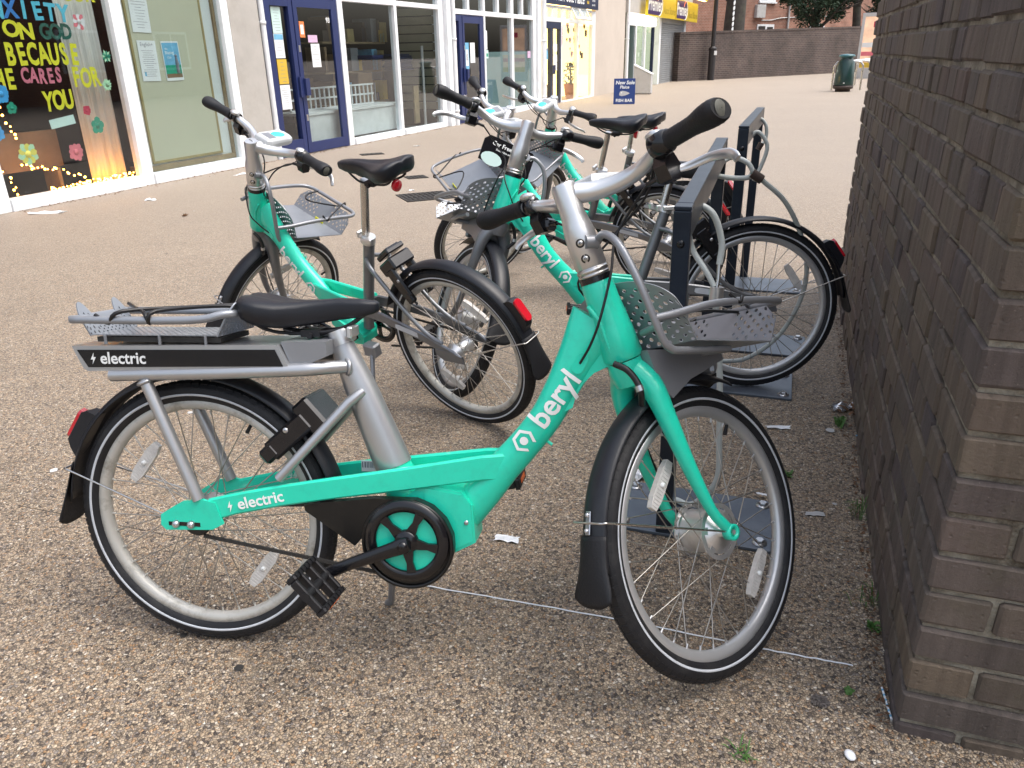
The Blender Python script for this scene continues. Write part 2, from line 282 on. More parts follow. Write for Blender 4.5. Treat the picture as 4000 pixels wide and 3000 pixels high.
# ------------------------------------------------------------------ mesh helpers
class MB:
    def __init__(s): s.v = []; s.f = []; s.m = []; s.sm = []
    def add(s, vs, fs, mat=0, smooth=False, T=None):
        o = len(s.v); s.v += [tuple((T @ Vector(v)) if T is not None else v) for v in vs]
        s.f += [tuple(o + i for i in f) for f in fs]; s.m += [mat] * len(fs); s.sm += [smooth] * len(fs); return s
    def box(s, c, d, mat=0, T=None, rot=None, bev=0.):
        x, y, z = d[0] / 2, d[1] / 2, d[2] / 2
        if bev:
            b = min(bev, x * .9, y * .9, z * .9); vs = []; idx = {}
            for sx in (-1, 1):
                for sy in (-1, 1):
                    for sz in (-1, 1):
                        idx[(sx, sy, sz, 0)] = len(vs); vs.append((sx * x, sy * (y - b), sz * (z - b)))
                        idx[(sx, sy, sz, 1)] = len(vs); vs.append((sx * (x - b), sy * y, sz * (z - b)))
                        idx[(sx, sy, sz, 2)] = len(vs); vs.append((sx * (x - b), sy * (y - b), sz * z))
            fs = []
            for a in range(3):
                for sg in (-1, 1):
                    o = [i for i in range(3) if i != a]; q = []
                    for p, r in ((-1, -1), (1, -1), (1, 1), (-1, 1)):
                        k = [0, 0, 0]; k[a] = sg; k[o[0]] = p; k[o[1]] = r; q.append(idx[(*k, a)])
                    flip = (sg > 0) ^ (a == 1)
                    fs.append(q if flip else q[::-1])
            for a in range(3):       # edges
                o = [i for i in range(3) if i != a]
                for p in (-1, 1):
                    for r in (-1, 1):
                        k0 = [0] * 3; k0[o[0]] = p; k0[o[1]] = r; k1 = list(k0); k0[a] = -1; k1[a] = 1
                        fs.append((idx[(*k0, o[0])], idx[(*k1, o[0])], idx[(*k1, o[1])], idx[(*k0, o[1])]))
            for sx in (-1, 1):
                for sy in (-1, 1):
                    for sz in (-1, 1): fs.append(tuple(idx[(sx, sy, sz, k)] for k in range(3)))
        else:
            vs = [(sx * x, sy * y, sz * z) for sx in (-1, 1) for sy in (-1, 1) for sz in (-1, 1)]
            fs = [(0, 1, 3, 2), (4, 6, 7, 5), (0, 4, 5, 1), (2, 3, 7, 6), (0, 2, 6, 4), (1, 5, 7, 3)]
        TT = Matrix.Translation(c)
        if rot is not None: TT = TT @ rot.to_4x4()
        if T is not None: TT = T @ TT
        return s.add(vs, fs, mat, False, TT)
    def tube(s, pts, r, seg=12, mat=0, closed=False, cap=True, T=None, flat=None, upv=None):
        """Sweep; r float or list; flat = (scale normal, scale binormal) or list of them."""
        P = [Vector(p) for p in pts]; n = len(P); rr = r if isinstance(r, (list, tuple)) else [r] * n
        tg = []
        for i in range(n):
            a = P[(i - 1) % n] if (closed or i > 0) else P[i]; b = P[(i + 1) % n] if (closed or i < n - 1) else P[i]
            tg.append((b - a).normalized())
        up = Vector(upv) if upv else (Vector((0, 0, 1)) if abs(tg[0].z) < .9 else Vector((0, 1, 0)))
        vs = []; nrm = (up - tg[0] * up.dot(tg[0])).normalized()
        for i in range(n):
            if upv: nrm = (Vector(upv) - tg[i] * Vector(upv).dot(tg[i])).normalized()
            else: nrm = (nrm - tg[i] * nrm.dot(tg[i])).normalized()
            bn = tg[i].cross(nrm); fl = (flat[i] if isinstance(flat, list) else flat) or (1, 1)
            for k in range(seg):
                a = 2 * math.pi * k / seg; vs.append(P[i] + nrm * (math.cos(a) * rr[i] * fl[0]) + bn * (math.sin(a) * rr[i] * fl[1]))
        fs = []
        for i in range(n if closed else n - 1):
            j = (i + 1) % n
            for k in range(seg): fs.append((i * seg + k, i * seg + (k + 1) % seg, j * seg + (k + 1) % seg, j * seg + k))
        s.add(vs, fs, mat, True, T)
        if cap and not closed:
            s.add([vs[k] for k in range(seg)], [tuple(range(seg))[::-1]], mat, False, T)
            s.add([vs[(n - 1) * seg + k] for k in range(seg)], [tuple(range(seg))], mat, False, T)
        return s
    def lathe(s, prof, seg=32, axis='z', mat=0, T=None, c=(0, 0, 0), closed=False, smooth=True, a0=0., a1=2 * math.pi):
        full = abs(a1 - a0 - 2 * math.pi) < 1e-6; vs = []; m = seg if full else seg + 1
        for i in range(m):
            a = a0 + (a1 - a0) * i / seg; ca, sa = math.cos(a), math.sin(a)
            for (r, h) in prof:
                v = (r * ca, r * sa, h) if axis == 'z' else ((r * ca, h, r * sa) if axis == 'y' else (h, r * ca, r * sa))
                vs.append((v[0] + c[0], v[1] + c[1], v[2] + c[2]))
        k = len(prof); fs = []
        for i in range(seg):
            j = (i + 1) % m
            for q in range(k if closed else k - 1):
                q2 = (q + 1) % k; fs.append((i * k + q, j * k + q, j * k + q2, i * k + q2))
        return s.add(vs, fs, mat, smooth, T)
    def prism(s, pts, y0, y1, plane='xz', mat=0, T=None, smooth=False):
        """Extrude a 2D outline; plane xz extrudes along y, xy along z, yz along x."""
        n = len(pts)
        def mk(p, h): return {'xz': (p[0], h, p[1]), 'xy': (p[0], p[1], h), 'yz': (h, p[0], p[1])}[plane]
        vs = [mk(p, y0) for p in pts] + [mk(p, y1) for p in pts]
        fs = [tuple(range(n)), tuple(range(2 * n - 1, n - 1, -1))] + [(i, i + n, (i + 1) % n + n, (i + 1) % n) for i in range(n)]
        return s.add(vs, fs, mat, smooth, T)
    def sphere(s, c, r, mat=0, seg=12, rings=8, T=None, sc_=(1, 1, 1)):
        prof = [(max(1e-4, r * math.sin(math.pi * i / rings)), -r * math.cos(math.pi * i / rings)) for i in range(rings + 1)]
        TT = Matrix.Translation(c) @ Matrix.Diagonal((*sc_, 1))
        if T is not None: TT = T @ TT
        return s.lathe(prof, seg, 'z', mat, TT)
    def mesh(s, name, mats, uv=None):
        me = bpy.data.meshes.new(name); me.from_pydata([tuple(v) for v in s.v], [], s.f)
        me.polygons.foreach_set('material_index', s.m); me.polygons.foreach_set('use_smooth', s.sm)
        for m in (mats if isinstance(mats, (list, tuple)) else [mats]): me.materials.append(MAT[m])
        if uv:
            ul = me.uv_layers.new(name='uv')
            for p in me.polygons:
                for li in p.loop_indices:
                    ul.data[li].uv = uv(me.vertices[me.loops[li].vertex_index].co, p.normal)
        me.validate(); me.update(); return me
def fix_normals(me):
    import bmesh
    b = bmesh.new(); b.from_mesh(me); bmesh.ops.recalc_face_normals(b, faces=b.faces); b.to_mesh(me); b.free()
def link(name, data, parent=None, mw=None):
    o = bpy.data.objects.new(name, data); sc.collection.objects.link(o)
    if parent is not None: o.parent = parent
    if mw is not None: o.matrix_basis = mw
    return o
def tag(o, label=None, cat=None, group=None, kind=None):
    if label: o['label'] = label
    if cat: o['category'] = cat
    if group: o['group'] = group
    if kind: o['kind'] = kind
    return o
def obj(name, mb, mats, parent=None, mw=None, uv=None, bevel=0., fix=True):
    me = mb.mesh(name, mats, uv)
    if fix: fix_normals(me)
    o = link(name, me, parent, mw)
    if bevel:
        b = o.modifiers.new('bevel', 'BEVEL'); b.width = bevel; b.segments = 2; b.limit_method = 'ANGLE'; b.angle_limit = R_(40)
    return o
def empty(name, loc=(0, 0, 0), rz=0., label=None, cat=None, group=None):
    o = bpy.data.objects.new(name, None); sc.collection.objects.link(o); o.location = loc; o.rotation_euler = (0, 0, rz)
    o.empty_display_size = .1; tag(o, label, cat, group); return o
_font_cache = {}
def text_mesh(txt, size, depth=.0006, offset=0., shear=0., align='CENTER', mat='text_white', spacing=1.):
    key = (txt, size, depth, offset, shear, align, mat, spacing)
    if key in _font_cache: return _font_cache[key]
    cu = bpy.data.curves.new('text', 'FONT'); cu.body = txt; cu.size = size; cu.extrude = depth; cu.offset = offset; cu.shear = shear
    cu.align_x = align; cu.align_y = 'CENTER'; cu.resolution_u = 3; cu.space_character = spacing
    o = bpy.data.objects.new('text_tmp', cu); sc.collection.objects.link(o)
    dg = bpy.context.evaluated_depsgraph_get(); me = bpy.data.meshes.new_from_object(o.evaluated_get(dg))
    bpy.data.objects.remove(o); bpy.data.curves.remove(cu); me.materials.clear(); me.materials.append(MAT[mat]); me.name = 'lettering'
    _font_cache[key] = me; return me
def frame(o, x, y, z=None):
    """4x4 from origin and x, y axes (text plane: x reads, y up)."""
    x = Vector(x).normalized(); y = (Vector(y) - x * Vector(y).dot(x)).normalized(); z = x.cross(y)
    return Matrix(((x.x, y.x, z.x, o[0]), (x.y, y.y, z.y, o[1]), (x.z, y.z, z.z, o[2]), (0, 0, 0, 1)))
def smooth(a, b, x):
    t = max(0., min(1., (x - a) / (b - a))); return t * t * (3 - 2 * t)
def gz(x, y):
    """Height of the paving: it rises a few centimetres towards the cycle stands."""
    return .04 * smooth(1.9, 2.6, y) * smooth(.0, .9, x)
def spline(pts, n=8, closed=False):
    P = [Vector(p) for p in pts]; out = []; m = len(P)
    rng_ = range(m if closed else m - 1)
    for i in rng_:
        p0 = P[i - 1] if (i > 0 or closed) else P[0] * 2 - P[1]; p1 = P[i]; p2 = P[(i + 1) % m]; p3 = P[(i + 2) % m] if (i + 2 < m or closed) else P[-1] * 2 - P[-2]
        for k in range(n):
            t = k / n; out.append(.5 * ((2 * p1) + (p2 - p0) * t + (2 * p0 - 5 * p1 + 4 * p2 - p3) * t * t + (3 * p1 - p0 - 3 * p2 + p3) * t ** 3))
    if not closed: out.append(P[-1])
    return out

# ================================================================== SETTING
def build_ground():
    def axis(lo, hi, near0, near1, fine):
        a = []; v = near0
        while v < near1: a.append(v); v += fine
        v = near1; st = fine
        while v < hi: a.append(v); st *= 1.35; v += st
        a.append(hi); v = near0; st = fine; b = []
        while True:
            st *= 1.35; v -= st
            if v < lo: break
            b.append(v)
        b.append(lo); return b[::-1] + a
    xs = axis(-220, 220, -.4, 1.6, .1); ys = axis(-200, 260, 1.5, 3.2, .1)
    vs = [(x, y, gz(x, y)) for y in ys for x in xs]; n = len(xs)
    fs = [(j * n + i, j * n + i + 1, (j + 1) * n + i + 1, (j + 1) * n + i) for j in range(len(ys) - 1) for i in range(n - 1)]
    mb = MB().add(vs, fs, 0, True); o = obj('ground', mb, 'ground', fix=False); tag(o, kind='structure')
build_ground()

# ---- near brick wall: two faces meet at the corner K
K = Vector((.713, 1.091, 0)); wa = R_(19.38)
WU = Vector((math.sin(wa), math.cos(wa), 0)); WN = Vector((-math.cos(wa), math.sin(wa), 0))   # along the side face; outward normal (to the left)
FU = -WN                                                                                      # along the front face (to the right)
COURSE, NC, LSIDE, LFRONT = .0757, 22, 2.98, 1.5
def brick_mesh(L, D, Hh, seed):
    r = random.Random(seed); mb = MB(); b = .005
    # rounded-corner brick with irregular arrises
    mb.box((0, 0, 0), (L, D, Hh), bev=b)
    mb.v = [(x + r.uniform(-.0016, .0016), y + r.uniform(-.0016, .0016), z + r.uniform(-.0016, .0016)) for x, y, z in mb.v]
    return mb.mesh('brick', 'brick')
wall = empty('brick_wall', K, 0, 'tall dark brown brick wall end beside the cycle stands', 'wall')
_bm = {}
def brick_at(kind, p, xdir, seed):
    L = {'s': .215, 'h': .1025, 'q': .160, 'c': .215}[kind]
    k = (kind, seed % 5)
    if k not in _bm:
        _bm[k] = brick_mesh(L, .1025, .0655, hash(k) % 999 if False else (ord(kind) * 7 + seed % 5))
    z = Vector((0, 0, 1)); x = Vector(xdir); y = z.cross(x)
    rx = rnd.uniform(-.010, .010)
    m = Matrix(((x.x, y.x, 0, p.x - K.x), (x.y, y.y, 0, p.y - K.y), (0, 0, 1, p.z), (0, 0, 0, 1))) @ Matrix.Rotation(rx, 4, 'Z') @ Matrix.Rotation(rnd.uniform(-.007, .007), 4, 'Y')
    return (k, m)
bricks = []
for c in range(NC):
    z0 = -.044 + c * COURSE + .0655 / 2 + (.0)
    # side face: full stretchers broken by the odd header; front face the same, corner brick alternates
    off = .1025 if c % 2 else .215
    # corner brick shows its length on one face and its end on the other
    if c % 2:   # length on the front face
        bricks.append(('c', K + FU * .1075 + WU * .051 + Vector((0, 0, z0)), FU, 0, c)); s = .1125; f = .225
    else:
        bricks.append(('c', K + WU * .1075 + FU * .051 + Vector((0, 0, z0)), WU, 0, c)); s = .225; f = .1125
    j = 0
    while s < LSIDE - .05:
        kind = 'h' if (c % 2 and rnd.random() < .8) or rnd.random() < .15 else 's'
        L = {'s': .215, 'h': .1025}[kind]
        if s + L > LSIDE: kind = 'h'; L = .1025
        if s + L > LSIDE + .06: break
        proud = rnd.uniform(-.004, .003)
        bricks.append((kind, K + WU * (s + L / 2) + FU * (.051 - proud) + Vector((0, 0, z0 + rnd.uniform(-.002, .002))), WU, s, c)); s += L + .010; j += 1
    j = 0
    while f < LFRONT - .05:
        kind = 's' if (c + j) % 3 or c % 4 == 2 else 'h'
        L = {'s': .215, 'h': .1025}[kind]
        proud = rnd.uniform(-.004, .003)
        bricks.append((kind, K + FU * (f + L / 2) + WU * (.051 - proud) + Vector((0, 0, z0 + rnd.uniform(-.002, .002))), FU, f, c)); f += L + .010; j += 1
# the 300 bricks that show largest are single parts, the rest one mesh
def shown(b):
    kind, p, xd, s, c = b
    if p.z > 1.45: return 99 + p.z
    if xd is FU and s > .75: return 50 + s
    return (p - Vector((0, 0, CAM_H))).length
bricks.sort(key=shown)
rest = MB()
for i, b in enumerate(bricks):
    k, m = brick_at(b[0], b[1], b[2], i)
    if i < 298: link('brick', _bm[k], wall, m)
    else:
        me = _bm[k]; rest.add([v.co[:] for v in me.vertices], [tuple(p.vertices) for p in me.polygons], 0, False, m)
ro = obj('remaining_bricks', rest, 'brick', wall); ro['kind'] = 'stuff'
core = MB(); hgt = NC * COURSE - .05
def wl(a, b, z): return tuple(WU * a + FU * b + Vector((0, 0, z)))
def corebox(a0, a1, b0, b1, z0, z1):
    vs = [wl(a, b, z) for a in (a0, a1) for b in (b0, b1) for z in (z0, z1)]
    core.add(vs, [(0, 1, 3, 2), (4, 6, 7, 5), (0, 4, 5, 1), (2, 3, 7, 6), (0, 2, 6, 4), (1, 5, 7, 3)])
corebox(.007, LSIDE - .006, .007, LFRONT, -.3, hgt)
obj('mortar_bed', core, 'mortar', wall)
cop = MB(); 
vs = [wl(a, b, z) for a in (-.03, LSIDE + .03) for b in (-.03, LFRONT + .03) for z in (hgt + .012, hgt + .075)]
cop.add(vs, [(0, 1, 3, 2), (4, 6, 7, 5), (0, 4, 5, 1), (2, 3, 7, 6), (0, 2, 6, 4), (1, 5, 7, 3)])
obj('coping', cop, 'concrete', wall, bevel=.008)

# ---- shop parade.  Frame FM: x along the facade, y into the shop, z up
ft = R_(22.6); FS = Vector((math.sin(ft), math.cos(ft), 0)); FV = Vector((math.cos(ft), -math.sin(ft), 0)); FO = Vector((-4.43, 6.83, 0))
FM = Matrix(((FS.x, -FV.x, 0, FO.x), (FS.y, -FV.y, 0, FO.y), (0, 0, 1, 0), (0, 0, 0, 1)))
def fbx(mb, s0, s1, d0, d1, z0, z1, mat=0): return mb.box(((s0 + s1) / 2, (d0 + d1) / 2, (z0 + z1) / 2), (abs(s1 - s0), abs(d1 - d0), abs(z1 - z0)), mat)
def fpart(name, parent, s0, s1, d0, d1, z0, z1, mat, bevel=0.):
    o = obj(name, fbx(MB(), s0, s1, d0, d1, z0, z1), mat, parent, bevel=bevel); return o
def shop(label, cat='shop front'):
    e = empty('shop_unit'); e.matrix_basis = FM; tag(e, label, cat); return e
def ftxt(parent, txt, s, z, size, d, mat='text_white', offset=.0, **kw):
    me = text_mesh(txt, size, .001, offset, mat=mat, **kw)
    return link('lettering', me, parent, frame((s, d, z), (1, 0, 0), (0, 0, 1)))
TOPZ = 2.62
def room(parent, s0, s1, depth, mat, fl='interior_floor', top=TOPZ):
    mb = MB(); d0 = .09; t = .04
    fbx(mb, s0 + .02, s1 - .02, depth, depth + t, 0, top); fbx(mb, s0 + .0, s0 + t, d0, depth, 0, top); fbx(mb, s1 - t, s1, d0, depth, 0, top); fbx(mb, s0, s1, d0, depth, top, top + t)
    obj('room_wall', mb, mat, parent); obj('room_floor', fbx(MB(), s0, s1, d0, depth, -.02, .012), fl, parent)

# shop A: the decorated window and the boarded window (white frames)
A_ = shop('first shop front from the left, white frame, decorated window and cream notice board')
for s0, s1 in ((-.02, .10), (1.60, 1.74), (3.14, 3.26)): fpart('window_post', A_, s0, s1, -.03, .07, .0, TOPZ, 'white_frame', .004)
for s0, s1 in ((.102, 1.598), (1.742, 3.138)):
    fpart('sill', A_, s0, s1, -.05, .07, .0, .105, 'white_frame', .004); fpart('transom', A_, s0, s1, -.03, .07, 2.28, 2.36, 'white_frame', .004)
    fpart('pane', A_, s0, s1, .02, .026, .105, 2.28, 'glass')
    fpart('upper_pane', A_, s0, s1, .02, .026, 2.36, 2.6, 'glass')
room(A_, .05, 3.2, 2.4, 'interior_dark')
# boarded window behind glass
bd = empty('notice_board', (0, 0, 0)); bd.matrix_basis = FM; tag(bd, 'cream notice board with gold edging filling the second window', 'notice board')
obj('backing', fbx(MB(), 1.745, 3.12, .085, .10, .11, 2.27), 'pale_panel', bd)
obj('board', fbx(MB(), 1.885, 2.90, .070, .084, .21, 2.27), 'cream_panel', bd)
for a in ((1.86, 1.885, .066, .084, .21, 2.27), (2.90, 2.93, .066, .084, .21, 2.27), (1.86, 2.93, .066, .084, .185, .21)): obj('gold_edge', fbx(MB(), *a), 'gold_trim', bd)
obj('ledge', fbx(MB(), 1.745, 3.137, .060, .30, .11, .165), 'wood', bd); obj('side_batten', fbx(MB(), 3.095, 3.137, .06, .12, .165, 2.27), 'wood', bd)
def poster(s0, s1, z0, z1, d, mat, label, extras=(), tilt=0.):
    e = empty('poster'); e.matrix_basis = FM @ Matrix.Translation(((s0 + s1) / 2, d, (z0 + z1) / 2)) @ Matrix.Rotation(tilt, 4, 'Y'); tag(e, label, 'poster')
    w_, h_ = s1 - s0, z1 - z0
    obj('sheet', MB().box((0, 0, 0), (w_, .0015, h_)), mat, e)
    for x in extras:
        if x[0] == 't':
            _, txt, u, v, sz, m = x; link('lettering', text_mesh(txt, sz, .0003, .0, mat=m), e, frame((u * w_ / 2, -.0016, v * h_ / 2), (1, 0, 0), (0, 0, 1)))
        elif x[0] == 'l':      # lines of small print as thin strips
            mb = MB(); _, v0, v1, n = x
            for i in range(n):
                v = v0 + (v1 - v0) * i / max(1, n - 1); wd = w_ * rnd.uniform(.3, .8); mb.box((rnd.uniform(-.04, .04) * w_, -.0012, v * h_ / 2), (wd, .0006, min(.004, h_ * .02)))
            obj('small_print', mb, 'print_grey', e)
        elif x[0] == 'b':
            _, u0, u1, v0, v1, m = x; obj('colour_block', MB().box(((u0 + u1) * w_ / 4, -.0013, (v0 + v1) * h_ / 4), ((u1 - u0) * w_ / 2, .0007, (v1 - v0) * h_ / 2)), m, e)
    return e
poster(1.925, 2.165, 1.47, 1.92, .064, 'paper', 'white notice with small print, top of the cream board', (('l', .5, -.8, 12), ('b', -.9, .9, .80, .95, 'paper_blue')), .03)
ep = poster(1.935, 2.175, 1.005, 1.395, .064, 'paper', 'white notice headed English on the cream board', (('t', 'English+', 0, .80, .052, 'print_grey'), ('l', .5, -.75, 13), ('b', -.7, -.5, -.75, -.55, 'paper_blue')), .02)
pb = poster(2.255, 2.50, 1.0, 1.39, .064, 'paper', 'blue poster of a standing figure on the cream board', (('b', -.92, .92, -.2, .92, 'paper_blue'), ('b', -.92, .92, -.65, -.2, 'petal_green'), ('b', -.92, .92, -.85, -.65, 'interior_brown'), ('t', 'the', -.5, .62, .03, 'text_white'), ('t', 'Blazing', -.2, .42, .045, 'text_white'), ('t', 'Club', -.3, .18, .03, 'text_white')), -.01)
mb = MB(); mb.sphere((.055, -.004, .05), .016, 0, 8, 6); mb.tube([(.055, -.004, .035), (.057, -.004, -.03), (.05, -.004, -.12)], [.012, .022, .012], 8); mb.tube([(.062, -.004, -.03), (.07, -.004, -.12)], .01, 8)
obj('figure', mb, 'print_grey', pb)
# decorated window
def flower(s, z, r, mat, n, label, mat2=None, spiky=False, petal=.42):
    e = empty('paper_flower'); e.matrix_basis = FM @ Matrix.Translation((s, .028, z)); tag(e, label, 'paper flower', 'paper flowers stuck inside the decorated window')
    for k in range(n):
        a = 2 * math.pi * k / n + .2; L = r * (1 if k % 2 else .88); wd = r * petal * (.6 if spiky else 1)
        pts = [(r * .1, 0), (L * .55, -wd / 2), (L * .85, -wd * (.12 if spiky else .42)), (L, 0), (L * .85, wd * (.12 if spiky else .42)), (L * .55, wd / 2)]
        rt = [(p[0] * math.cos(a) - p[1] * math.sin(a), p[0] * math.sin(a) + p[1] * math.cos(a)) for p in pts]
        obj('petal', MB().prism(rt, .0003 * k, .0003 * k + .0008), mat2 if (mat2 and k % 2) else mat, e)
    obj('petal_centre', MB().lathe([(1e-4, -.002), (r * .3, -.002), (r * .3, .004), (1e-4, .004)], 12, 'y'), mat, e)
flower(1.268, 1.55, .078, 'petal_white', 9, 'white paper flower with pink petals, right of ANXIETY', 'petal_pink', petal=.5)
flower(1.498, 1.25, .065, 'petal_green', 11, 'spiky green and cream paper flower near the window post', 'petal_mint', True, .7)
flower(1.437, .994, .066, 'petal_mint', 11, 'pale mint paper flower just right of the word FOR', None, True, .75)
flower(.315, .965, .085, 'petal_blue', 11, 'blue paper flower under the word HE', None, False, .6)
flower(.383, .844, .055, 'petal_green', 5, 'small green paper clover under the word HE', None, False, .8)
flower(1.142, .776, .05, 'petal_red', 9, 'dark red paper flower right of YOU', None, False, .6)
flower(1.226, .63, .085, 'petal_green', 5, 'large green five-petal paper clover under the dark red flower', None, False, .8)
flower(.426, .453, .105, 'petal_yellow', 10, 'yellow and cream paper flower low in the window', 'petal_mint', False, .55)
flower(.92, .416, .09, 'petal_pink', 9, 'pink paper flower low in the window', None, False, .55)
flower(.19, .652, .075, 'petal_blue', 8, 'lower blue paper flower at the left edge of the window', None, False, .6)
def word(txt, s0, s1, z0, h, mat, label, z1=None):
    e = empty('paper_word'); e.matrix_basis = FM; tag(e, label, 'paper lettering', 'paper words stuck inside the decorated window')
    n = len(txt); st = (s1 - s0) / n
    for i, ch in enumerate(txt):
        m_ = mat if not isinstance(mat, (list, tuple)) else mat[i]
        me = text_mesh(ch, h * 1.38, .0012, h * .05, mat=m_)
        zz = z0 + ((z1 - z0) * i / max(1, n - 1) if z1 is not None else 0)
        sx = st / (h * .98)
        mm = frame((s0 + st * (i + .5), .030, zz + h / 2 + rnd.uniform(-.006, .006)), (1, 0, 0), (0, 0, 1)) @ Matrix.Rotation(rnd.uniform(-.08, .08), 4, 'Z') @ Matrix.Diagonal((max(.5, min(1.25, sx)), 1, 1, 1))
        link('letter', me, e, mm)
word('YOUR', 1.02, 1.50, 1.72, .12, 'letter_yellow', 'yellow paper letters at the very top of the window')
word('ANXIETY', .27, 1.18, 1.555, .145, ['letter_cyan', 'letter_cyan', 'letter_blue', 'letter_cyan', 'letter_cyan', 'letter_cyan', 'letter_cyan'], 'light blue paper letters spelling ANXIETY', 1.54)
word('ON', .49, .77, 1.405, .13, 'letter_yellow', 'yellow paper letters spelling ON', 1.385)
word('GOD', .83, 1.16, 1.39, .13, 'letter_green', 'dark green paper letters spelling GOD')
word('BECAUSE', .44, 1.19, 1.175, .18, 'letter_yellow', 'yellow paper letters spelling BECAUSE')
word('HE', .28, .49, .985, .165, 'letter_yellow', 'yellow paper letters spelling HE at the left edge')
word('CARES', .545, .96, 1.03, .125, 'letter_pink', 'pink paper letters spelling CARES')
word('FOR', 1.05, 1.37, .975, .17, 'letter_yellow', 'yellow paper letters spelling FOR')
word('YOU', .70, 1.02, .79, .165, 'letter_yellow', 'yellow paper letters spelling YOU')
poster(.715, .985, .655, .735, .03, 'paper_mint', 'blank pale mint strip under the word YOU', (), -.12)
cu = MB(); pts = []
for i in range(61):
    s = 1.14 + .43 * i / 60; pts.append((s, .16 + .008 * math.sin(i * .42) + .002 * math.sin(i * 1.1)))
for i in range(60):
    (a, b), (c_, d_) = pts[i], pts[i + 1]; cu.add([(a, b, .02), (c_, d_, .02), (c_, d_, 2.6), (a, b, 2.6)], [(0, 1, 2, 3)], 0, True)
co = obj('curtain', cu, 'curtain'); co.matrix_basis = FM; tag(co, 'long pale curtain hanging behind the decorated window', 'curtain')
so = co.modifiers.new('thick', 'SOLIDIFY'); so.thickness = .004
# displays behind the letters
t = empty('display_board'); t.matrix_basis = FM; tag(t, 'low brown display board standing behind the paper flowers', 'display board')
obj('panel', fbx(MB(), .25, 1.13, .50, .53, .25, .60), 'interior_brown', t); obj('foot', fbx(MB(), .35, .39, .42, .62, .012, .25), 'wood', t); obj('foot', fbx(MB(), .98, 1.02, .42, .62, .012, .25), 'wood', t)
# fairy lights: one string = one thing (wire + bulbs)
def lights(path, n, label, jit=.03):
    e = empty('fairy_lights'); e.matrix_basis = FM; tag(e, label, 'fairy lights', 'warm fairy lights in the decorated window')
    P = spline(path, 6); obj('wire', MB().tube([tuple(p) for p in P], .0016, 5), 'cable_black', e)
    me = MB().sphere((0, 0, 0), .0075, 0, 8, 6).mesh('bulb', 'fairy')
    for i in range(n):
        p = P[int((len(P) - 1) * i / max(1, n - 1))]; link('bulb', me, e, Matrix.Translation((p.x + rnd.uniform(-jit, jit), p.y + rnd.uniform(-.01, .01), p.z + rnd.uniform(-jit * .7, jit * .7))) @ Matrix.Scale(rnd.uniform(.8, 1.35), 4))
lights([(.30, .06, .90), (.335, .06, .70), (.39, .07, .60)], 8, 'string of warm fairy lights hanging near the left edge, upper', .015)
lights([(.13, .06, .60), (.15, .06, .44), (.232, .07, .25), (.28, .08, .13)], 14, 'string of warm fairy lights hanging at the lower left corner', .02)
lights([(.50, .22, .36), (.62, .22, .30), (.78, .2, .27), (.95, .16, .20), (1.1, .1, .15)], 22, 'string of warm fairy lights trailing down behind the pink flower', .03)
lights([(.62, .12, .11), (.8, .10, .10), (1.0, .08, .12), (1.2, .07, .12), (1.38, .07, .13), (1.56, .07, .12)], 60, 'bright heap of warm fairy lights along the sill at the corner', .03)

# concrete column between shop A and C, with waste pipe
cc = empty('column'); cc.matrix_basis = FM; tag(cc, 'bare concrete column between the first two shops', 'column')
obj('shaft', fbx(MB(), 3.262, 3.78, -.03, .35, -.05, TOPZ), 'concrete', cc)
def pipe(s, r, d, z0, z1, label, br=(1.2,)):
    e = empty('drain_pipe'); e.matrix_basis = FM; tag(e, label, 'drain pipe', 'white drain pipes on the shop parade')
    obj('tube', MB().tube([(s, d, z0), (s, d, z1)], r, 16), 'white_frame', e)
    for b in br: obj('bracket', MB().lathe([(r, -.02), (r + .008, -.018), (r + .008, .018), (r, .02)], 16, 'z', c=(s, d, b)).box((s, d + r + .02, b), (.03, .05, .02)), 'white_frame', e)
pipe(3.84, .035, -.03, .0, TOPZ, 'white drain pipe beside the concrete column', (.35, 1.6))
# shop C: blue door and wide windows
def door(parent_label, s0, s1, z1, side_s, mat='navy_frame', glass='glass', lower=None, leafs=None):
    pass
C_ = shop('second shop front, blue door beside two large white framed windows')
fpart('door_post', C_, 3.90, 4.02, -.02, .06, 0, 1.98, 'navy_frame', .003); fpart('door_post', C_, 4.385, 4.47, -.02, .06, 0, 1.98, 'navy_frame', .003); fpart('door_post', C_, 5.40, 5.47, -.02, .06, 0, 1.98, 'navy_frame', .003)
fpart('door_head', C_, 4.02, 4.384, -.019, .059, 1.80, 1.98, 'navy_frame'); fpart('door_head', C_, 4.472, 5.398, -.019, .059, 1.915, 1.98, 'navy_frame'); fpart('door_foot', C_, 4.02, 4.384, -.019, .059, 0, .20, 'navy_frame')
fpart('side_pane', C_, 4.02, 4.384, .02, .026, .20, 1.80, 'glass')
def leaf(parent, s0, s1, z1, kick=.14, stile=.085, handle_s=None):
    dd = obj('door', fbx(fbx(fbx(fbx(MB(), s0, s0 + stile, -.028, .012, .01, z1), s1 - stile, s1, -.028, .012, .01, z1), s0 + stile, s1 - stile, -.027, .011, z1 - .11, z1), s0 + stile, s1 - stile, -.027, .011, .01, kick), 'navy_frame', parent)
    obj('door_pane', fbx(MB(), s0 + stile, s1 - stile, -.010, -.004, kick, z1 - .11), 'glass', dd)
    hs_ = handle_s if handle_s is not None else s0 + .02
    obj('handle', fbx(fbx(MB(), hs_, hs_ + .10, -.05, -.028, .72, .97), hs_ + .075, hs_ + .16, -.085, -.05, .74, .95), 'navy_frame', dd)
    obj('lock_plate', fbx(fbx(MB(), s0 + .025, s0 + .06, -.034, -.028, 1.27, 1.35), s0 + .025, s0 + .06, -.034, -.028, .42, .50), 'steel', dd)
    return dd
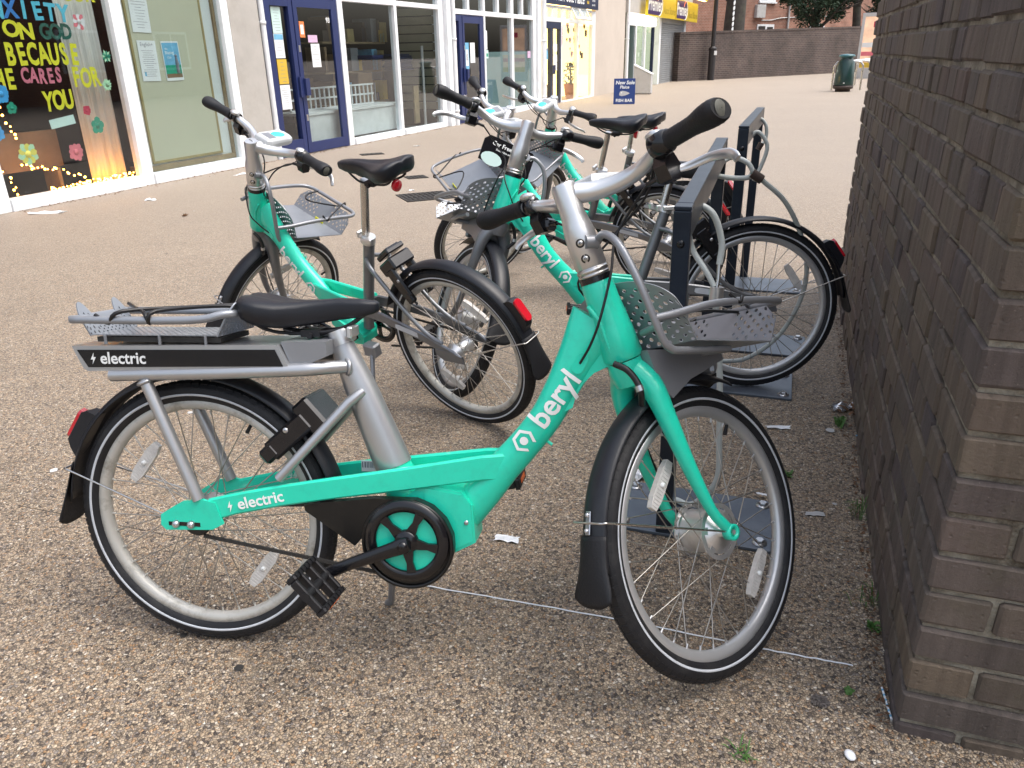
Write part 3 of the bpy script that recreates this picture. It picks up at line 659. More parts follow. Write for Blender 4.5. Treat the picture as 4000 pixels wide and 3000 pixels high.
leaf(C_, 4.474, 5.396, 1.91, .14, .08, 4.42)
link('lettering', text_mesh('93', .09, .001, .002, mat='text_white'), C_, frame((5.24, -.012, 1.66), (1, 0, 0), (0, 0, 1)))
for s0, s1 in ((5.475, 5.60), (7.02, 7.10), (8.52, 8.70)): fpart('window_post', C_, s0, s1, -.03, .07, 0, TOPZ, 'white_frame', .004)
for s0, s1 in ((5.602, 7.018), (7.102, 8.518)):
    fpart('sill', C_, s0, s1, -.06, .07, 0, .085, 'white_frame', .004); fpart('transom', C_, s0, s1, -.03, .07, 1.915, 1.985, 'white_frame', .004); fpart('pane', C_, s0, s1, .02, .026, .085, 1.915, 'glass')
    fpart('upper_pane', C_, s0, s1, .02, .026, 1.985, 2.45, 'glass')
fpart('transom', C_, 3.90, 5.474, -.03, .07, 1.985, 2.05, 'white_frame', .004); fpart('upper_pane', C_, 3.95, 5.474, .02, .026, 2.05, 2.45, 'glass')
room(C_, 3.85, 8.75, 3.4, 'interior_dark')
for i in range(14): obj('wall_slat', fbx(MB(), 8.66, 8.70, .12, .85, .3 + i * .14, .42 + i * .14), 'interior_beige', C_)
for a, mt, lab, cat, (p1, p2, q1, q2, n_) in (
    ((4.08, 4.265, 1.49, 1.79), 'paper_mint', 'pale green notice, top of the blue door side pane', '', (0, 0, 0, 0, 8)),
    ((4.075, 4.262, 1.20, 1.486), 'paper', 'white notice with a blue head in the blue door side pane', 'b', (0, 0, 0, 0, 8)),
    ((4.077, 4.272, .895, 1.188), 'paper_yellow', 'mustard yellow notice in the blue door side pane', '', (0, 0, 0, 0, 6)),
    ((4.077, 4.276, .587, .882), 'paper', 'handwritten white notice, lowest in the blue door side pane', '', (0, 0, 0, 0, 10)),
    ((4.582, 4.69, 1.444, 1.634), 'paper_orange', 'small orange card on the blue door', 'w', (0, 0, 0, 0, 3)),
    ((4.746, 4.952, 1.385, 1.475), 'paper_pink', 'lilac card on the blue door', '', (0, 0, 0, 0, 3)),
    ((4.788, 4.982, 1.08, 1.37), 'paper', 'white notice under the lilac card on the blue door', '', (0, 0, 0, 0, 8))):
    ex = [('l', .75, -.8, n_)]
    if cat == 'b': ex.append(('b', -.95, .95, .5, .95, 'paper_blue'))
    if cat == 'w': ex.append(('b', -.6, .6, -.6, .6, 'paper'))
    poster(a[0], a[1], a[2], a[3], .016 if a[0] < 4.4 else -.014, mt, lab, ex)
# things inside shop C
t = empty('white_trellis'); t.matrix_basis = FM; tag(t, 'white grid trellis lying on the cabinet inside the second shop', 'trellis')
g = MB()
for i in range(19): obj('upright', fbx(MB(), 4.70 + i * .118, 4.725 + i * .118, .37, .385, .51, .80), 'interior_white', t)
for zz in (.505, .645, .785): obj('rail', fbx(MB(), 4.70, 6.86, .354, .369, zz, zz + .025), 'interior_white', t)
t = empty('display_cabinet'); t.matrix_basis = FM; tag(t, 'long low white display cabinet in the second shop window', 'cabinet')
obj('front_panel', fbx(MB(), 4.65, 7.30, .12, .15, .10, .46), 'interior_white', t); obj('top', fbx(MB(), 4.62, 7.33, .10, .62, .465, .50), 'interior_white', t); obj('side_panel', fbx(MB(), 7.28, 7.31, .16, .60, .10, .46), 'interior_white', t)
t = empty('shelf_unit'); t.matrix_basis = FM; tag(t, 'brown wooden shelf unit of small cases inside the second shop', 'shelf')
for a in ((7.75, 7.80, 1.2, 1.7, .02, 1.15), (8.60, 8.65, 1.2, 1.7, .02, 1.15)): obj('side', fbx(MB(), *a), 'interior_brown', t)
for z in (.05, .42, .78, 1.12):
    obj('shelf', fbx(MB(), 7.80, 8.60, 1.2, 1.7, z, z + .03), 'interior_brown', t)
for z in (.08, .45, .81):
    mb = MB()
    for i in range(22): fbx(mb, 7.82 + i * .035, 7.848 + i * .035, 1.23, 1.5, z, z + rnd.uniform(.18, .26))
    o = obj('cases', mb, 'plate_grey', t); o['kind'] = 'stuff'
for (a, mt, nm, lab, ct) in (((7.55, 8.1, .75, 1.1, 1.15, 1.22), 'navy_frame', 'folded_clothes', 'pile of dark folded clothes on the brown shelf unit', 'clothes'), ((7.3, 7.75, .9, 1.2, .02, .95), 'interior_brown', 'cardboard_box', 'tall brown box behind the white cabinet', 'box'), ((6.5, 6.75, 1.4, 1.7, .02, .90), 'interior_brown', 'wooden_case', 'wooden case at the back of the second shop', 'case'), ((5.3, 5.6, 1.5, 1.8, .02, .85), 'plate_grey', 'grey_sack', 'grey sack behind the trellis', 'sack'), ((5.75, 5.95, 1.5, 1.8, .02, .8), 'gold_trim', 'brown_sack', 'brown sack behind the trellis', 'sack')):
    r2 = random.Random(int(a[0] * 100)); mb = MB(); fbx(mb, *a); o = obj(nm, mb, mt, bevel=.02); o.matrix_basis = FM; tag(o, lab, ct)
o = obj('plastic_tube', MB().tube([(8.35, .25, .012), (8.50, .32, 1.35)], .025, 12), 'plastic_grey'); o.matrix_basis = FM; tag(o, 'pale tube leaning in the right corner of the second shop window', 'tube')
o = obj('cardboard_sheet', fbx(MB(), 8.0, 8.16, .25, .28, .10, .72), 'wood'); o.matrix_basis = FM; tag(o, 'brown cardboard sheet standing in the second shop window', 'cardboard')
t = empty('goods_rack'); t.matrix_basis = FM; tag(t, 'cluttered rack of bags and boxes at the back of the second shop', 'rack')
r2 = random.Random(77)
for z in (.45, .95, 1.4): obj('shelf', fbx(MB(), 6.6, 8.5, 1.05, 1.5, z, z + .03), 'wood', t)
for mt in ('interior_brown', 'plate_grey', 'sign_navy', 'paper_yellow', 'litter', 'gold_trim', 'chair_dark', 'paper_blue'):
    mb = MB()
    for i in range(11 if mt in ('interior_brown', 'chair_dark', 'plate_grey') else 4):
        s_, z = r2.uniform(6.6, 8.35), r2.choice((.02, .48, .98, 1.43)); fbx(mb, s_, s_ + r2.uniform(.06, .22), 1.04, 1.4, z, z + r2.uniform(.12, .38))
    o = obj('goods', mb, mt, t); o['kind'] = 'stuff'
mb = MB()
for i in range(10): mb.box((0, 0, 0), (.5, .3, .03), 0, Matrix.Translation((8.15 + r2.uniform(-.05, .05), .62, .98 + i * .026)) @ Matrix.Rotation(r2.uniform(-.2, .2), 4, 'Z'), bev=.008)
o = obj('folded_jeans', mb, 'sign_navy'); o.matrix_basis = FM; tag(o, 'stack of folded dark jeans in the second shop window', 'clothes', kind='stuff')
# white clad column + pipe
cc = empty('column'); cc.matrix_basis = FM; tag(cc, 'white column between the second and third shop fronts', 'column')
obj('shaft', fbx(MB(), 8.702, 8.86, -.10, .2, 0, TOPZ), 'white_frame', cc, bevel=.004)
pipe(8.945, .05, -.09, 0, TOPZ, 'white drain pipe between the second and third shops', (.25, 1.45))
# shop D
D_ = shop('third shop front, blue glazed door and frosted windows under a row of small panes')
for a in ((8.99, 9.07), (9.33, 9.47), (10.30, 10.42)): fpart('door_post', D_, a[0], a[1], -.02, .06, 0, 1.86, 'navy_frame', .003)
fpart('door_head', D_, 9.07, 9.33, -.019, .059, 1.76, 1.86, 'navy_frame'); fpart('door_head', D_, 9.47, 10.30, -.019, .059, 1.845, 1.86, 'navy_frame'); fpart('side_pane', D_, 9.07, 9.33, .02, .026, .1, 1.76, 'glass'); fpart('door_foot', D_, 9.07, 9.33, -.019, .059, 0, .1, 'navy_frame')
leaf(D_, 9.474, 10.296, 1.84, .17, .07, 9.42)
for s0, s1 in ((10.422, 10.50), (11.84, 11.96), (13.12, 13.30)): fpart('window_post', D_, s0, s1, -.03, .07, 0, TOPZ, 'white_frame', .004)
for s0, s1 in ((10.502, 11.838), (11.962, 13.118)):
    fpart('sill', D_, s0, s1, -.06, .07, 0, .12, 'white_frame', .004); fpart('pane', D_, s0, s1, .02, .026, .12, 1.87, 'glass')
    fr = fpart('frosted_film', D_, s0 + .01, s1 - .01, .030, .034, .13, 1.235, 'interior_frost')
fpart('transom', D_, 8.99, 13.118, -.029, .069, 1.871, 1.955, 'white_frame', .003)
def small_panes(par, edges, z0, z1):
    fpart('transom', par, edges[0], edges[-1], -.028, .068, z1, z1 + .06, 'white_frame')
    for i, e_ in enumerate(edges):
        fpart('glazing_bar', par, e_ - .045, e_ + .045, -.027, .067, z0, z1 - .001, 'white_frame')
        if i < len(edges) - 1: fpart('small_pane', par, e_ + .045, edges[i + 1] - .045, .02, .026, z0, z1, 'glass')
small_panes(D_, [9.05, 9.75, 10.45, 11.15, 11.85, 12.48, 13.1], 1.956, 2.28)
room(D_, 8.95, 13.35, 3.0, 'interior_dark')
poster(9.12, 9.28, 1.38, 1.70, .015, 'paper_pink', 'red and white notice in the side pane of the third shop door', (('b', -.8, .8, .1, .9, 'petal_red'), ('l', -.2, -.8, 3)))
poster(9.15, 9.27, 1.0, 1.28, .015, 'paper_mint', 'narrow pale notice in the side pane of the third shop door', (('l', .6, -.6, 5),))
poster(9.56, 9.73, .93, 1.40, -.014, 'paper_blue', 'tall blue and white notice on the third shop door', (('b', -.7, .7, -.7, .5, 'paper'), ('b', -.3, .3, -.3, .2, 'print_grey')))
poster(9.79, 10.0, 1.05, 1.40, -.014, 'paper', 'plain white sheet on the third shop door', (('l', .6, -.6, 5),))
poster(10.55, 10.66, 1.28, 1.62, .015, 'paper', 'white strip notice at the left edge of the frosted window', (('l', .6, -.6, 5),))
poster(10.57, 10.70, 1.12, 1.27, .015, 'paper_mint', 'small card at the left edge of the frosted window', (('b', -.7, .7, -.6, .2, 'petal_green'),))
poster(12.86, 13.05, 1.10, 1.24, .015, 'paper_pink', 'small pink card at the right edge of the frosted window', (('l', .3, -.6, 2),))
o = obj('orange_display', fbx(MB(), 9.9, 10.7, 1.2, 1.4, .3, 1.3), 'interior_brown'); o.matrix_basis = FM; tag(o, 'orange brown display stand behind the third shop door', 'display')
o = obj('yellow_crate', fbx(MB(), 9.9, 10.5, .8, 1.1, .35, .62), 'paper_yellow'); o.matrix_basis = FM; tag(o, 'yellow crate behind the third shop door', 'crate')
o = obj('broom_handle', MB().tube([(9.16, .12, .02), (9.22, .16, 1.1)], .012, 8), 'wood'); o.matrix_basis = FM; tag(o, 'wooden pole leaning behind the third shop side pane', 'pole')
cc = empty('column'); cc.matrix_basis = FM; tag(cc, 'white column between the third shop and the lit fish bar', 'column')
obj('shaft', fbx(MB(), 13.302, 13.50, -.08, .2, 0, TOPZ), 'white_frame', cc, bevel=.004)
pipe(13.60, .07, -.09, 0, TOPZ, 'white drain pipe beside the lit fish bar', (.25, 1.45))
# shop E: lit fish bar
E_ = shop('fourth shop front, brightly lit fish bar with an open top light')
for a in ((13.68, 13.76), (14.30, 14.48), (14.95, 15.05)): fpart('door_post', E_, a[0], a[1], -.02, .06, 0, 1.87, 'sign_navy', .003)
fpart('door_head', E_, 13.76, 14.299, -.019, .059, 1.72, 1.87, 'sign_navy'); fpart('door_head', E_, 14.481, 14.949, -.019, .059, 1.72, 1.87, 'sign_navy')
fpart('door_foot', E_, 13.76, 14.299, -.019, .059, 0, .09, 'sign_navy'); fpart('door_foot', E_, 14.481, 14.949, -.019, .059, 0, .09, 'sign_navy')
fpart('door_pane', E_, 13.76, 14.30, .02, .026, .09, 1.72, 'glass'); fpart('door_pane', E_, 14.48, 14.95, .02, .026, .09, 1.72, 'glass')
fpart('handle', E_, 14.30, 14.52, -.07, -.021, .72, .92, 'sign_navy')
for s0, s1 in ((15.052, 15.10), (16.36, 16.46), (17.68, 17.95)): fpart('window_post', E_, s0, s1, -.03, .07, 0, 2.2, 'white_frame', .004)
for s0, s1 in ((15.102, 16.358), (16.462, 17.678)): fpart('sill', E_, s0, s1, -.05, .07, 0, .06, 'white_frame'); fpart('pane', E_, s0, s1, .02, .026, .06, 1.83, 'glass')
fpart('transom', E_, 13.68, 17.678, -.029, .069, 1.872, 1.96, 'white_frame')
small_panes(E_, [13.72, 14.4, 15.08, 15.72, 16.36, 17.0, 17.64], 1.961, 2.16)
for s0 in (15.78, 16.42):     # the two tilted top lights
    mb = MB(); fbx(mb, -.30, .30, -.02, .02, 0, .05); fbx(mb, -.30, .30, -.02, .02, -.27, -.22); fbx(mb, -.30, -.25, -.02, .02, -.22, 0); fbx(mb, .25, .30, -.02, .02, -.22, 0)
    o = obj('open_top_light', mb, 'white_frame', E_, Matrix.Translation((s0 + .25, -.06, 2.20)) @ Matrix.Rotation(-.5, 4, 'X')); obj('small_pane', fbx(MB(), -.25, .25, -.003, .003, -.22, 0), 'glass', o)
mbr = MB(); fbx(mbr, 13.7, 17.9, 3.2, 3.24, 0, 2.6); fbx(mbr, 13.66, 13.70, .09, 3.2, 0, 2.6); fbx(mbr, 17.9, 17.94, .09, 3.2, 0, 2.6)
obj('lit_room_wall', mbr, 'lit_wall', E_); obj('room_ceiling', fbx(MB(), 13.7, 17.9, .09, 3.2, 2.56, 2.6), 'interior_white', E_); obj('room_floor', fbx(MB(), 13.7, 17.9, .09, 3.2, -.02, .012), 'wood', E_)
fpart('tube_light', E_, 14.0, 16.6, .9, 1.0, 2.45, 2.5, 'lamp_warm')
sg = empty('shop_sign'); sg.matrix_basis = FM; tag(sg, 'navy fish bar sign with white script over the lit shop', 'sign')
obj('panel', fbx(MB(), 13.70, 17.95, -.10, -.035, 2.235, 2.66), 'sign_navy', sg, bevel=.005)
ftxt(sg, 'New Sole Plaice', 15.55, 2.43, .34, -.102, offset=.004, shear=.2); ftxt(sg, 'BAR', 17.0, 2.38, .10, -.102, mat='paper_yellow', offset=.003); ftxt(sg, 'FISH', 17.0, 2.49, .10, -.102, mat='paper_yellow', offset=.003); ftxt(sg, 'Tel 01603', 17.5, 2.44, .07, -.102); ftxt(sg, 'open daily', 17.5, 2.34, .07, -.102)
obj('heart', MB().lathe([(1e-4, -.006), (.06, -.005), (.06, .0), (1e-4, .0)], 16, 'y', c=(14.28, -.102, 2.42)), 'paper_yellow', sg)
# contents of the lit shop
t = empty('potted_plant'); t.matrix_basis = FM; tag(t, 'potted plant in a brown pot inside the lit fish bar window', 'potted plant')
obj('pot', MB().lathe([(.14, .02), (.20, .42), (.17, .42), (.12, .06)], 18, c=(16.78, .28, 0)), 'terracotta', t)
lf = MB(); r2 = random.Random(3)
for i in range(150):
    a, b, h = r2.uniform(0, 6.28), r2.uniform(.02, .30), r2.uniform(.42, .95); x, y = 16.78 + b * math.cos(a), .30 + b * math.sin(a) * .6; q = r2.uniform(.04, .07)
    m_ = Matrix.Translation((x, y, h)) @ Euler((r2.uniform(-1, 1), r2.uniform(-1, 1), a)).to_matrix().to_4x4(); lf.add([(0, -q * .4, 0), (q, 0, 0), (0, q * .4, 0), (-q, 0, 0)], [(0, 1, 2, 3)], 0, False, m_)
o = obj('foliage', lf, 'leaf_mid', t, fix=False); o['kind'] = 'stuff'
obj('stem', MB().tube([(16.78, .28, .35), (16.76, .29, .8)], .02, 8), 'bark', t)
t = empty('chair'); t.matrix_basis = FM; tag(t, 'dark dining chair inside the lit fish bar door', 'chair')
obj('seat', fbx(MB(), 14.85, 15.25, .25, .65, .42, .46), 'chair_dark', t); obj('backrest', fbx(MB(), 14.85, 15.25, .62, .66, .62, .88), 'chair_dark', t)
for (x, y) in ((14.88, .28), (15.22, .28), (14.88, .63), (15.22, .63)): obj('leg', MB().tube([(x, y, .012), (x * .9 + 15.05 * .1, y, .42)], .014, 8), 'chair_dark', t)
for i, (s, z, w_, h_) in enumerate(((16.1, .83, .16, .12), (17.1, 1.04, .16, .14), (17.45, 1.58, .14, .16), (14.15, .85, .12, .14))):
    e = empty('wall_tile'); e.matrix_basis = FM; tag(e, ['brown square picture low on the lit shop wall', 'brown square picture at the middle of the lit shop wall', 'small framed picture high on the lit shop wall', 'small dark picture left of the lit shop door handle'][i], 'picture')
    obj('frame', fbx(MB(), s, s + w_, .1, .12, z, z + h_), 'chair_dark', e); obj('print', fbx(MB(), s + .03, s + w_ - .03, .096, .1, z + .03, z + h_ - .03), 'interior_brown', e)
t = empty('wall_mural'); t.matrix_basis = FM; tag(t, 'brown flower mural on the lit shop back wall', 'mural')
r2 = random.Random(11)
for i in range(16):
    s, z = 16.0 + r2.uniform(0, 1.5), 1.1 + r2.uniform(0, .75); q = r2.uniform(.06, .13)
    pts = [(s + q * math.cos(a) * (1 + .3 * math.sin(3 * a)), z + .7 * q * math.sin(a)) for a in [k * .785 for k in range(8)]]
    obj('blossom', MB().prism(pts, .15, .153), ['interior_brown', 'gold_trim', 'paper_pink'][i % 3], t)
poster(15.12, 15.30, 1.33, 1.80, .014, 'paper_pink', 'tall pink banner at the left edge of the lit shop window', (('b', -.5, .5, -.8, .8, 'petal_pink'),))
poster(13.95, 14.2, 1.05, 1.30, .014, 'paper_blue', 'grey notice on the left leaf of the lit shop door', (('b', -.9, .9, .6, .95, 'print_grey'), ('l', .3, -.7, 4)))
for i, z in enumerate((1.22, .98, .80)): poster(14.60, 14.86, z, z + .17, .014, 'paper', ['white sheet highest on the right leaf of the lit shop door', 'white sheet in the middle of the right leaf of the lit shop door', 'white sheet lowest on the right leaf of the lit shop door'][i], (('l', .5, -.6, 3),))
# rendered wall between the fish bar and the food store
rw = empty('rendered_wall'); rw.matrix_basis = FM; tag(rw, 'plain beige rendered wall between the lit fish bar and the yellow signed store', 'wall')
obj('face', fbx(MB(), 17.952, 21.20, -.02, .3, -.05, 3.4), 'render_wall', rw)
pipe(21.30, .055, -.08, 0, 3.4, 'white drain pipe at the right end of the rendered wall', (1.55,))
# shop F: food store, lit interior, shutter
F_ = shop('fifth shop front, food store with a glazed door and a bright light over it')
fpart('window_post', F_, 21.42, 21.60, -.02, .1, 0, 2.3, 'chair_dark'); 
fpart('door_post', F_, 22.6, 22.72, -.03, .07, 0, 1.95, 'white_frame'); fpart('door_post', F_, 23.9, 24.05, -.03, .07, 0, 1.95, 'white_frame'); fpart('door_post', F_, 25.2, 25.3, -.03, .07, 0, 1.95, 'sign_navy')
fpart('transom', F_, 21.602, 25.4, -.028, .068, 1.952, 2.0, 'white_frame'); fpart('pane', F_, 22.72, 23.9, .02, .026, .05, 1.95, 'glass'); fpart('pane', F_, 24.05, 25.2, .02, .026, .05, 1.95, 'glass')
fpart('dark_panel', F_, 21.602, 22.598, .02, .05, .0, 1.95, 'bin_green')
fpart('light_box', F_, 21.62, 25.38, -.06, .0, 2.002, 2.24, 'lamp_white')
mbr = MB(); fbx(mbr, 21.5, 25.4, 2.6, 2.64, 0, 2.5); fbx(mbr, 21.46, 21.5, .12, 2.6, 0, 2.5); fbx(mbr, 25.42, 25.46, .12, 2.6, 0, 2.5)
obj('lit_room_wall', mbr, 'lit_green', F_); obj('room_floor', fbx(MB(), 21.5, 25.4, .12, 2.6, -.02, .012), 'interior_white', F_)
t = empty('store_shelf'); t.matrix_basis = FM; tag(t, 'shelf of coloured goods inside the food store', 'shelf')
for z in (.3, .7, 1.1, 1.5): obj('shelf', fbx(MB(), 22.7, 25.1, 1.2, 1.6, z, z + .03), 'interior_white', t)
for mt in ('paper_blue', 'bin_green', 'petal_red', 'chair_dark', 'paper_yellow'):
    mb = MB()
    for i in range(14):
        z = rnd.choice((.33, .73, 1.13, 1.53)); s = rnd.uniform(22.7, 24.9); fbx(mb, s, s + .14, 1.22, 1.5, z, z + rnd.uniform(.15, .3))
    o = obj('goods', mb, mt, t); o['kind'] = 'stuff'
sh = shop('closed grey roller shutter between white posts under the right yellow sign', 'shutter')
sh.name = 'roller_shutter'
for i in range(30): obj('slat', MB().prism([(-.012, 0), (-.03, .018), (-.03, .05), (-.012, .066), (.0, .066), (.0, 0)], 26.2, 30.6, 'yz', 0, Matrix.Translation((0, 0, .01 + i * .070))), 'shutter', sh)
fpart('window_post', sh, 25.9, 26.18, -.08, .1, 0, 2.3, 'white_frame'); fpart('window_post', sh, 30.62, 30.95, -.08, .1, 0, 2.3, 'white_frame'); fpart('backing', sh, 26.18, 30.62, .01, .1, 0, 2.2, 'shutter')
fpart('shutter_box', sh, 26.18, 30.62, -.06, .1, 2.12, 2.3, 'shutter')
def ysign(s0, s1, z0, z1, d, label):
    e = empty('shop_sign'); e.matrix_basis = FM; tag(e, label, 'sign')
    obj('panel', fbx(MB(), s0, s1, d, d + .08, z0, z1), 'sign_yellow', e); L = s1 - s0; h = z1 - z0; x1 = s0 + L * .46
    pts = [(s0 + .05, z0 + .05)] + [(x1 - L * .10 + L * .10 * math.sin(a), z0 + h * .52 - h * .46 * math.cos(a)) for a in [i * math.pi / 10 for i in range(11)]] + [(s0 + .05, z1 - .04)]
    obj('logo_field', MB().prism(pts, d - .004, d - .001), 'sign_purple', e)
    p2 = [(x1 - L * .10 + L * .115 * math.sin(a), z0 + h * .52 - h * .48 * math.cos(a)) for a in [i * math.pi / 10 for i in range(11)]]
    rim = MB(); rim.tube([(p[0], d - .003, p[1]) for p in p2], .02, 6); obj('logo_rim', rim, 'text_white', e)
    rim = MB(); rim.tube([(x1 - L * .16, d - .004, z0 + h * .7), (x1 - L * .11, d - .004, z0 + h * .92), (x1 - L * .03, d - .004, z1 - .02)], .018, 6); obj('logo_swoosh', rim, 'orange', e)
    me = text_mesh('Premier', .42 * h / .5, .001, .012, mat='text_white'); link('lettering', me, e, frame((s0 + L * .235, d - .006, z0 + h * .5), (1, 0, 0), (0, 0, 1)) @ Matrix.Diagonal((L / 4.4 * 1.05, 1, 1, 1)))
    me = text_mesh('Asco Stores', .24 * h / .5, .001, .004, mat='sign_gold'); link('lettering', me, e, frame((s0 + L * .76, d - .004, z0 + h * .33), (1, 0, 0), (0, 0, 1)) @ Matrix.Diagonal((L / 4.4 * 1.2, 1, 1, 1)))
ysign(22.75, 27.30, 2.25, 2.95, -.35, 'left yellow and purple sign over the food store door')
ysign(27.45, 31.95, 2.25, 2.95, -.35, 'right yellow and purple sign over the grey shutter')
t = empty('sign_lamp'); t.matrix_basis = FM; tag(t, 'long warm lamp trough above the yellow signs', 'lamp')
obj('trough', fbx(MB(), 22.9, 31.9, -.75, -.55, 3.05, 3.10), 'sign_yellow', t); obj('tube', fbx(MB(), 23.0, 31.8, -.70, -.60, 3.03, 3.049), 'lamp_warm', t)
# storeys over the shops
up = empty('upper_storeys'); up.matrix_basis = FM; tag(up, 'brick storeys above the row of shops', 'building')
uvb = lambda co, n: (co.x + co.y, co.z)
obj('fascia', fbx(MB(), -6, 17.95, -.12, .5, 2.665, 3.05), 'white_frame', up); obj('wall', fbx(MB(), -6, 32, -.02, .5, 3.41, 6.2), 'house_brick', up, uv=uvb); obj('fascia_wall', fbx(MB(), -6, 21.2, 0, .5, 3.05, 3.41), 'house_brick', up, uv=uvb); obj('store_fascia', fbx(MB(), 21.2, 32, -.1, .5, 2.3, 3.409), 'concrete', up)
obj('roof', fbx(MB(), -6.2, 32.2, -.4, 8, 6.21, 6.4), 'roof_tile', up); obj('end_wall', fbx(MB(), 31.2, 32, .501, 8, 0, 6.2), 'house_brick', up, uv=uvb); obj('end_wall', fbx(MB(), 30.97, 31.19, -.02, .5, 0, 3.4), 'chair_dark', up)
for i in range(9):
    s = -4 + i * 3.9; w0 = obj('window', fbx(MB(), s, s + 1.5, -.05, -.021, 4.0, 5.2), 'upvc', up)
    obj('pane', fbx(MB(), s + .08, s + .72, -.06, -.051, 4.08, 5.12), 'glass_frost', w0); obj('pane', fbx(MB(), s + .78, s + 1.42, -.06, -.051, 4.08, 5.12), 'glass_frost', w0)
# the parade continues to the left of the frame as one more plain front
lf_ = shop('shop front at the far left edge, only its blue foot showing'); fpart('panel', lf_, -5.9, -.03, .0, .1, .0, .4, 'navy_frame'); fpart('pane', lf_, -5.9, -.03, .02, .03, .4, 2.3, 'glass'); room(lf_, -5.9, -.03, 2.0, 'interior_dark'); fpart('transom', lf_, -5.9, -.03, -.02, .1, 2.3, 2.62, 'white_frame')
# white ledge on the ground along the fronts: dark gutter line of grit
gl = MB(); r2 = random.Random(5)
for i in range(900):
    s = r2.uniform(.1, 13); d = -r2.gammavariate(1.3, .03) - .06; q = r2.uniform(.004, .016); m_ = Matrix.Translation((s, d, .004)) @ Euler((r2.uniform(-.4, .4), r2.uniform(-.4, .4), r2.uniform(0, 6))).to_matrix().to_4x4()
    gl.add([(-q, -q * .5, 0), (q, -q * .4, 0), (q * .8, q * .5, .002), (-q * .7, q * .4, .001)], [(0, 1, 2, 3)], 0, False, m_)
o = obj('gutter_grit', gl, 'dead_leaf', fix=False); o.matrix_basis = FM; tag(o, 'dead leaves and grit gathered along the shop sills', 'debris', kind='stuff')

# ---- building opposite (seen only as reflections in the glass)
OM = Matrix.Translation(FV * 15.0) @ FM
ob = empty('opposite_building'); ob.matrix_basis = OM; tag(ob, 'brick flats across the walkway, seen as a reflection in the shop windows', 'building')
obj('wall', fbx(MB(), -14, 21, -6, 0, 0, 5.6), 'house_brick', ob, uv=uvb); obj('roof', fbx(MB(), -14.3, 21.3, -6.3, .3, 5.61, 5.9), 'roof_tile', ob)
for i in range(9):
    for z in (.9, 3.3):
        s = -12.5 + i * 3.7; w0 = obj('window', fbx(MB(), s, s + 1.5, .001, .04, z, z + 1.2), 'upvc', ob); obj('pane', fbx(MB(), s + .08, s + .72, .041, .05, z + .08, z + 1.12), 'interior_dark', w0); obj('pane', fbx(MB(), s + .78, s + 1.42, .041, .05, z + .08, z + 1.12), 'interior_dark', w0)

# ---- far wall and what stands behind it
W0 = Vector((7.05, 33.26, 0)); W1 = Vector((16.8, 40.4, 0)); wd = (W1 - W0).normalized(); wn = Vector((-wd.y, wd.x, 0))
WM = Matrix(((wd.x, wn.x, 0, W0.x), (wd.y, wn.y, 0, W0.y), (0, 0, 1, 0), (0, 0, 0, 1)))
bw = empty('boundary_wall'); bw.matrix_basis = WM; tag(bw, 'long dark brick boundary wall closing the far end of the walkway', 'wall')
mb = MB(); mb.prism([(-.25, -.1), (30, -.1), (30, 2.3), (12.4, 2.0), (-.25, 1.755)], 0, .3); obj('brickwork', mb, 'far_brick', bw, uv=uvb)
mb = MB(); mb.prism([(-.25, 1.757), (12.4, 2.002), (30, 2.302), (30, 2.39), (12.4, 2.08), (-.25, 1.835)], -.02, .32); obj('coping', mb, 'far_brick', bw, uv=uvb)
fb = empty('brick_house'); fb.matrix_basis = WM @ Matrix.Translation((0, 8, 0)); tag(fb, 'red brick house behind the far boundary wall', 'house')
obj('wall', fbx(MB(), 3.5, 30, 0, 6, -.1, 6.5), 'house_brick', fb, uv=uvb)
for (a, b, z0, z1) in ((14.95, 16.5, 1.3, 2.46), (14.95, 16.4, 3.62, 4.9), (20.0, 21.5, 1.3, 2.5), (6.0, 7.5, 3.7, 4.9)):
    w0 = obj('window', fbx(MB(), a, b, -.05, -.001, z0, z1), 'upvc', fb); m_ = (a + b) / 2
    obj('pane', fbx(MB(), a + .1, m_ - .06, -.06, -.051, z0 + .1, z1 - .1), 'interior_dark', w0); obj('pane', fbx(MB(), m_ + .12, b - .12, -.062, -.051, z1 - .42, z1 - .14), 'interior_dark', w0)
    obj('sill', fbx(MB(), a - .06, b + .06, -.12, -.001, z0 - .08, z0 - .002), 'upvc', w0)
obj('meter_box', fbx(MB(), 14.62, 15.42, -.18, -.001, 2.78, 3.46), 'plastic_grey', fb, bevel=.02); obj('drain_pipe', MB().tube([(17.74, -.08, 0), (17.74, -.08, 6.3)], .06, 10), 'plastic_grey', fb)
obj('cable', MB().tube([tuple(p) for p in spline([(15.27, -.04, 2.66), (16.2, -.04, 2.68), (17.2, -.04, 2.80), (19.5, -.04, 2.86), (22.5, -.04, 2.95)], 5)], .03, 6), 'plastic_grey', fb)
obj('roof', fbx(MB(), 3.2, 30.3, -.4, 6.4, 6.51, 6.8), 'roof_tile', fb)
lp = empty('lamp_post'); lp.matrix_basis = WM @ Matrix.Translation((1.38, -.3, 0)); tag(lp, 'dark slim lamp post standing against the far wall', 'lamp post')
obj('pole', MB().tube([(0, 0, 0), (0, 0, 1.2)], .14, 14).tube([(0, 0, 1.2), (0, 0, 5.5)], .085, 14), 'lamp_post', lp); obj('collar', MB().lathe([(.14, 1.16), (.16, 1.18), (.16, 1.24), (.085, 1.3)], 14), 'lamp_post', lp); obj('notice', fbx(MB(), -.08, .08, -.16, -.142, .98, 1.14), 'plastic_grey', lp)
obj('lantern', MB().lathe([(.09, 5.5), (.22, 5.6), (.26, 5.9), (.05, 6.1)], 14), 'lamp_post', lp)
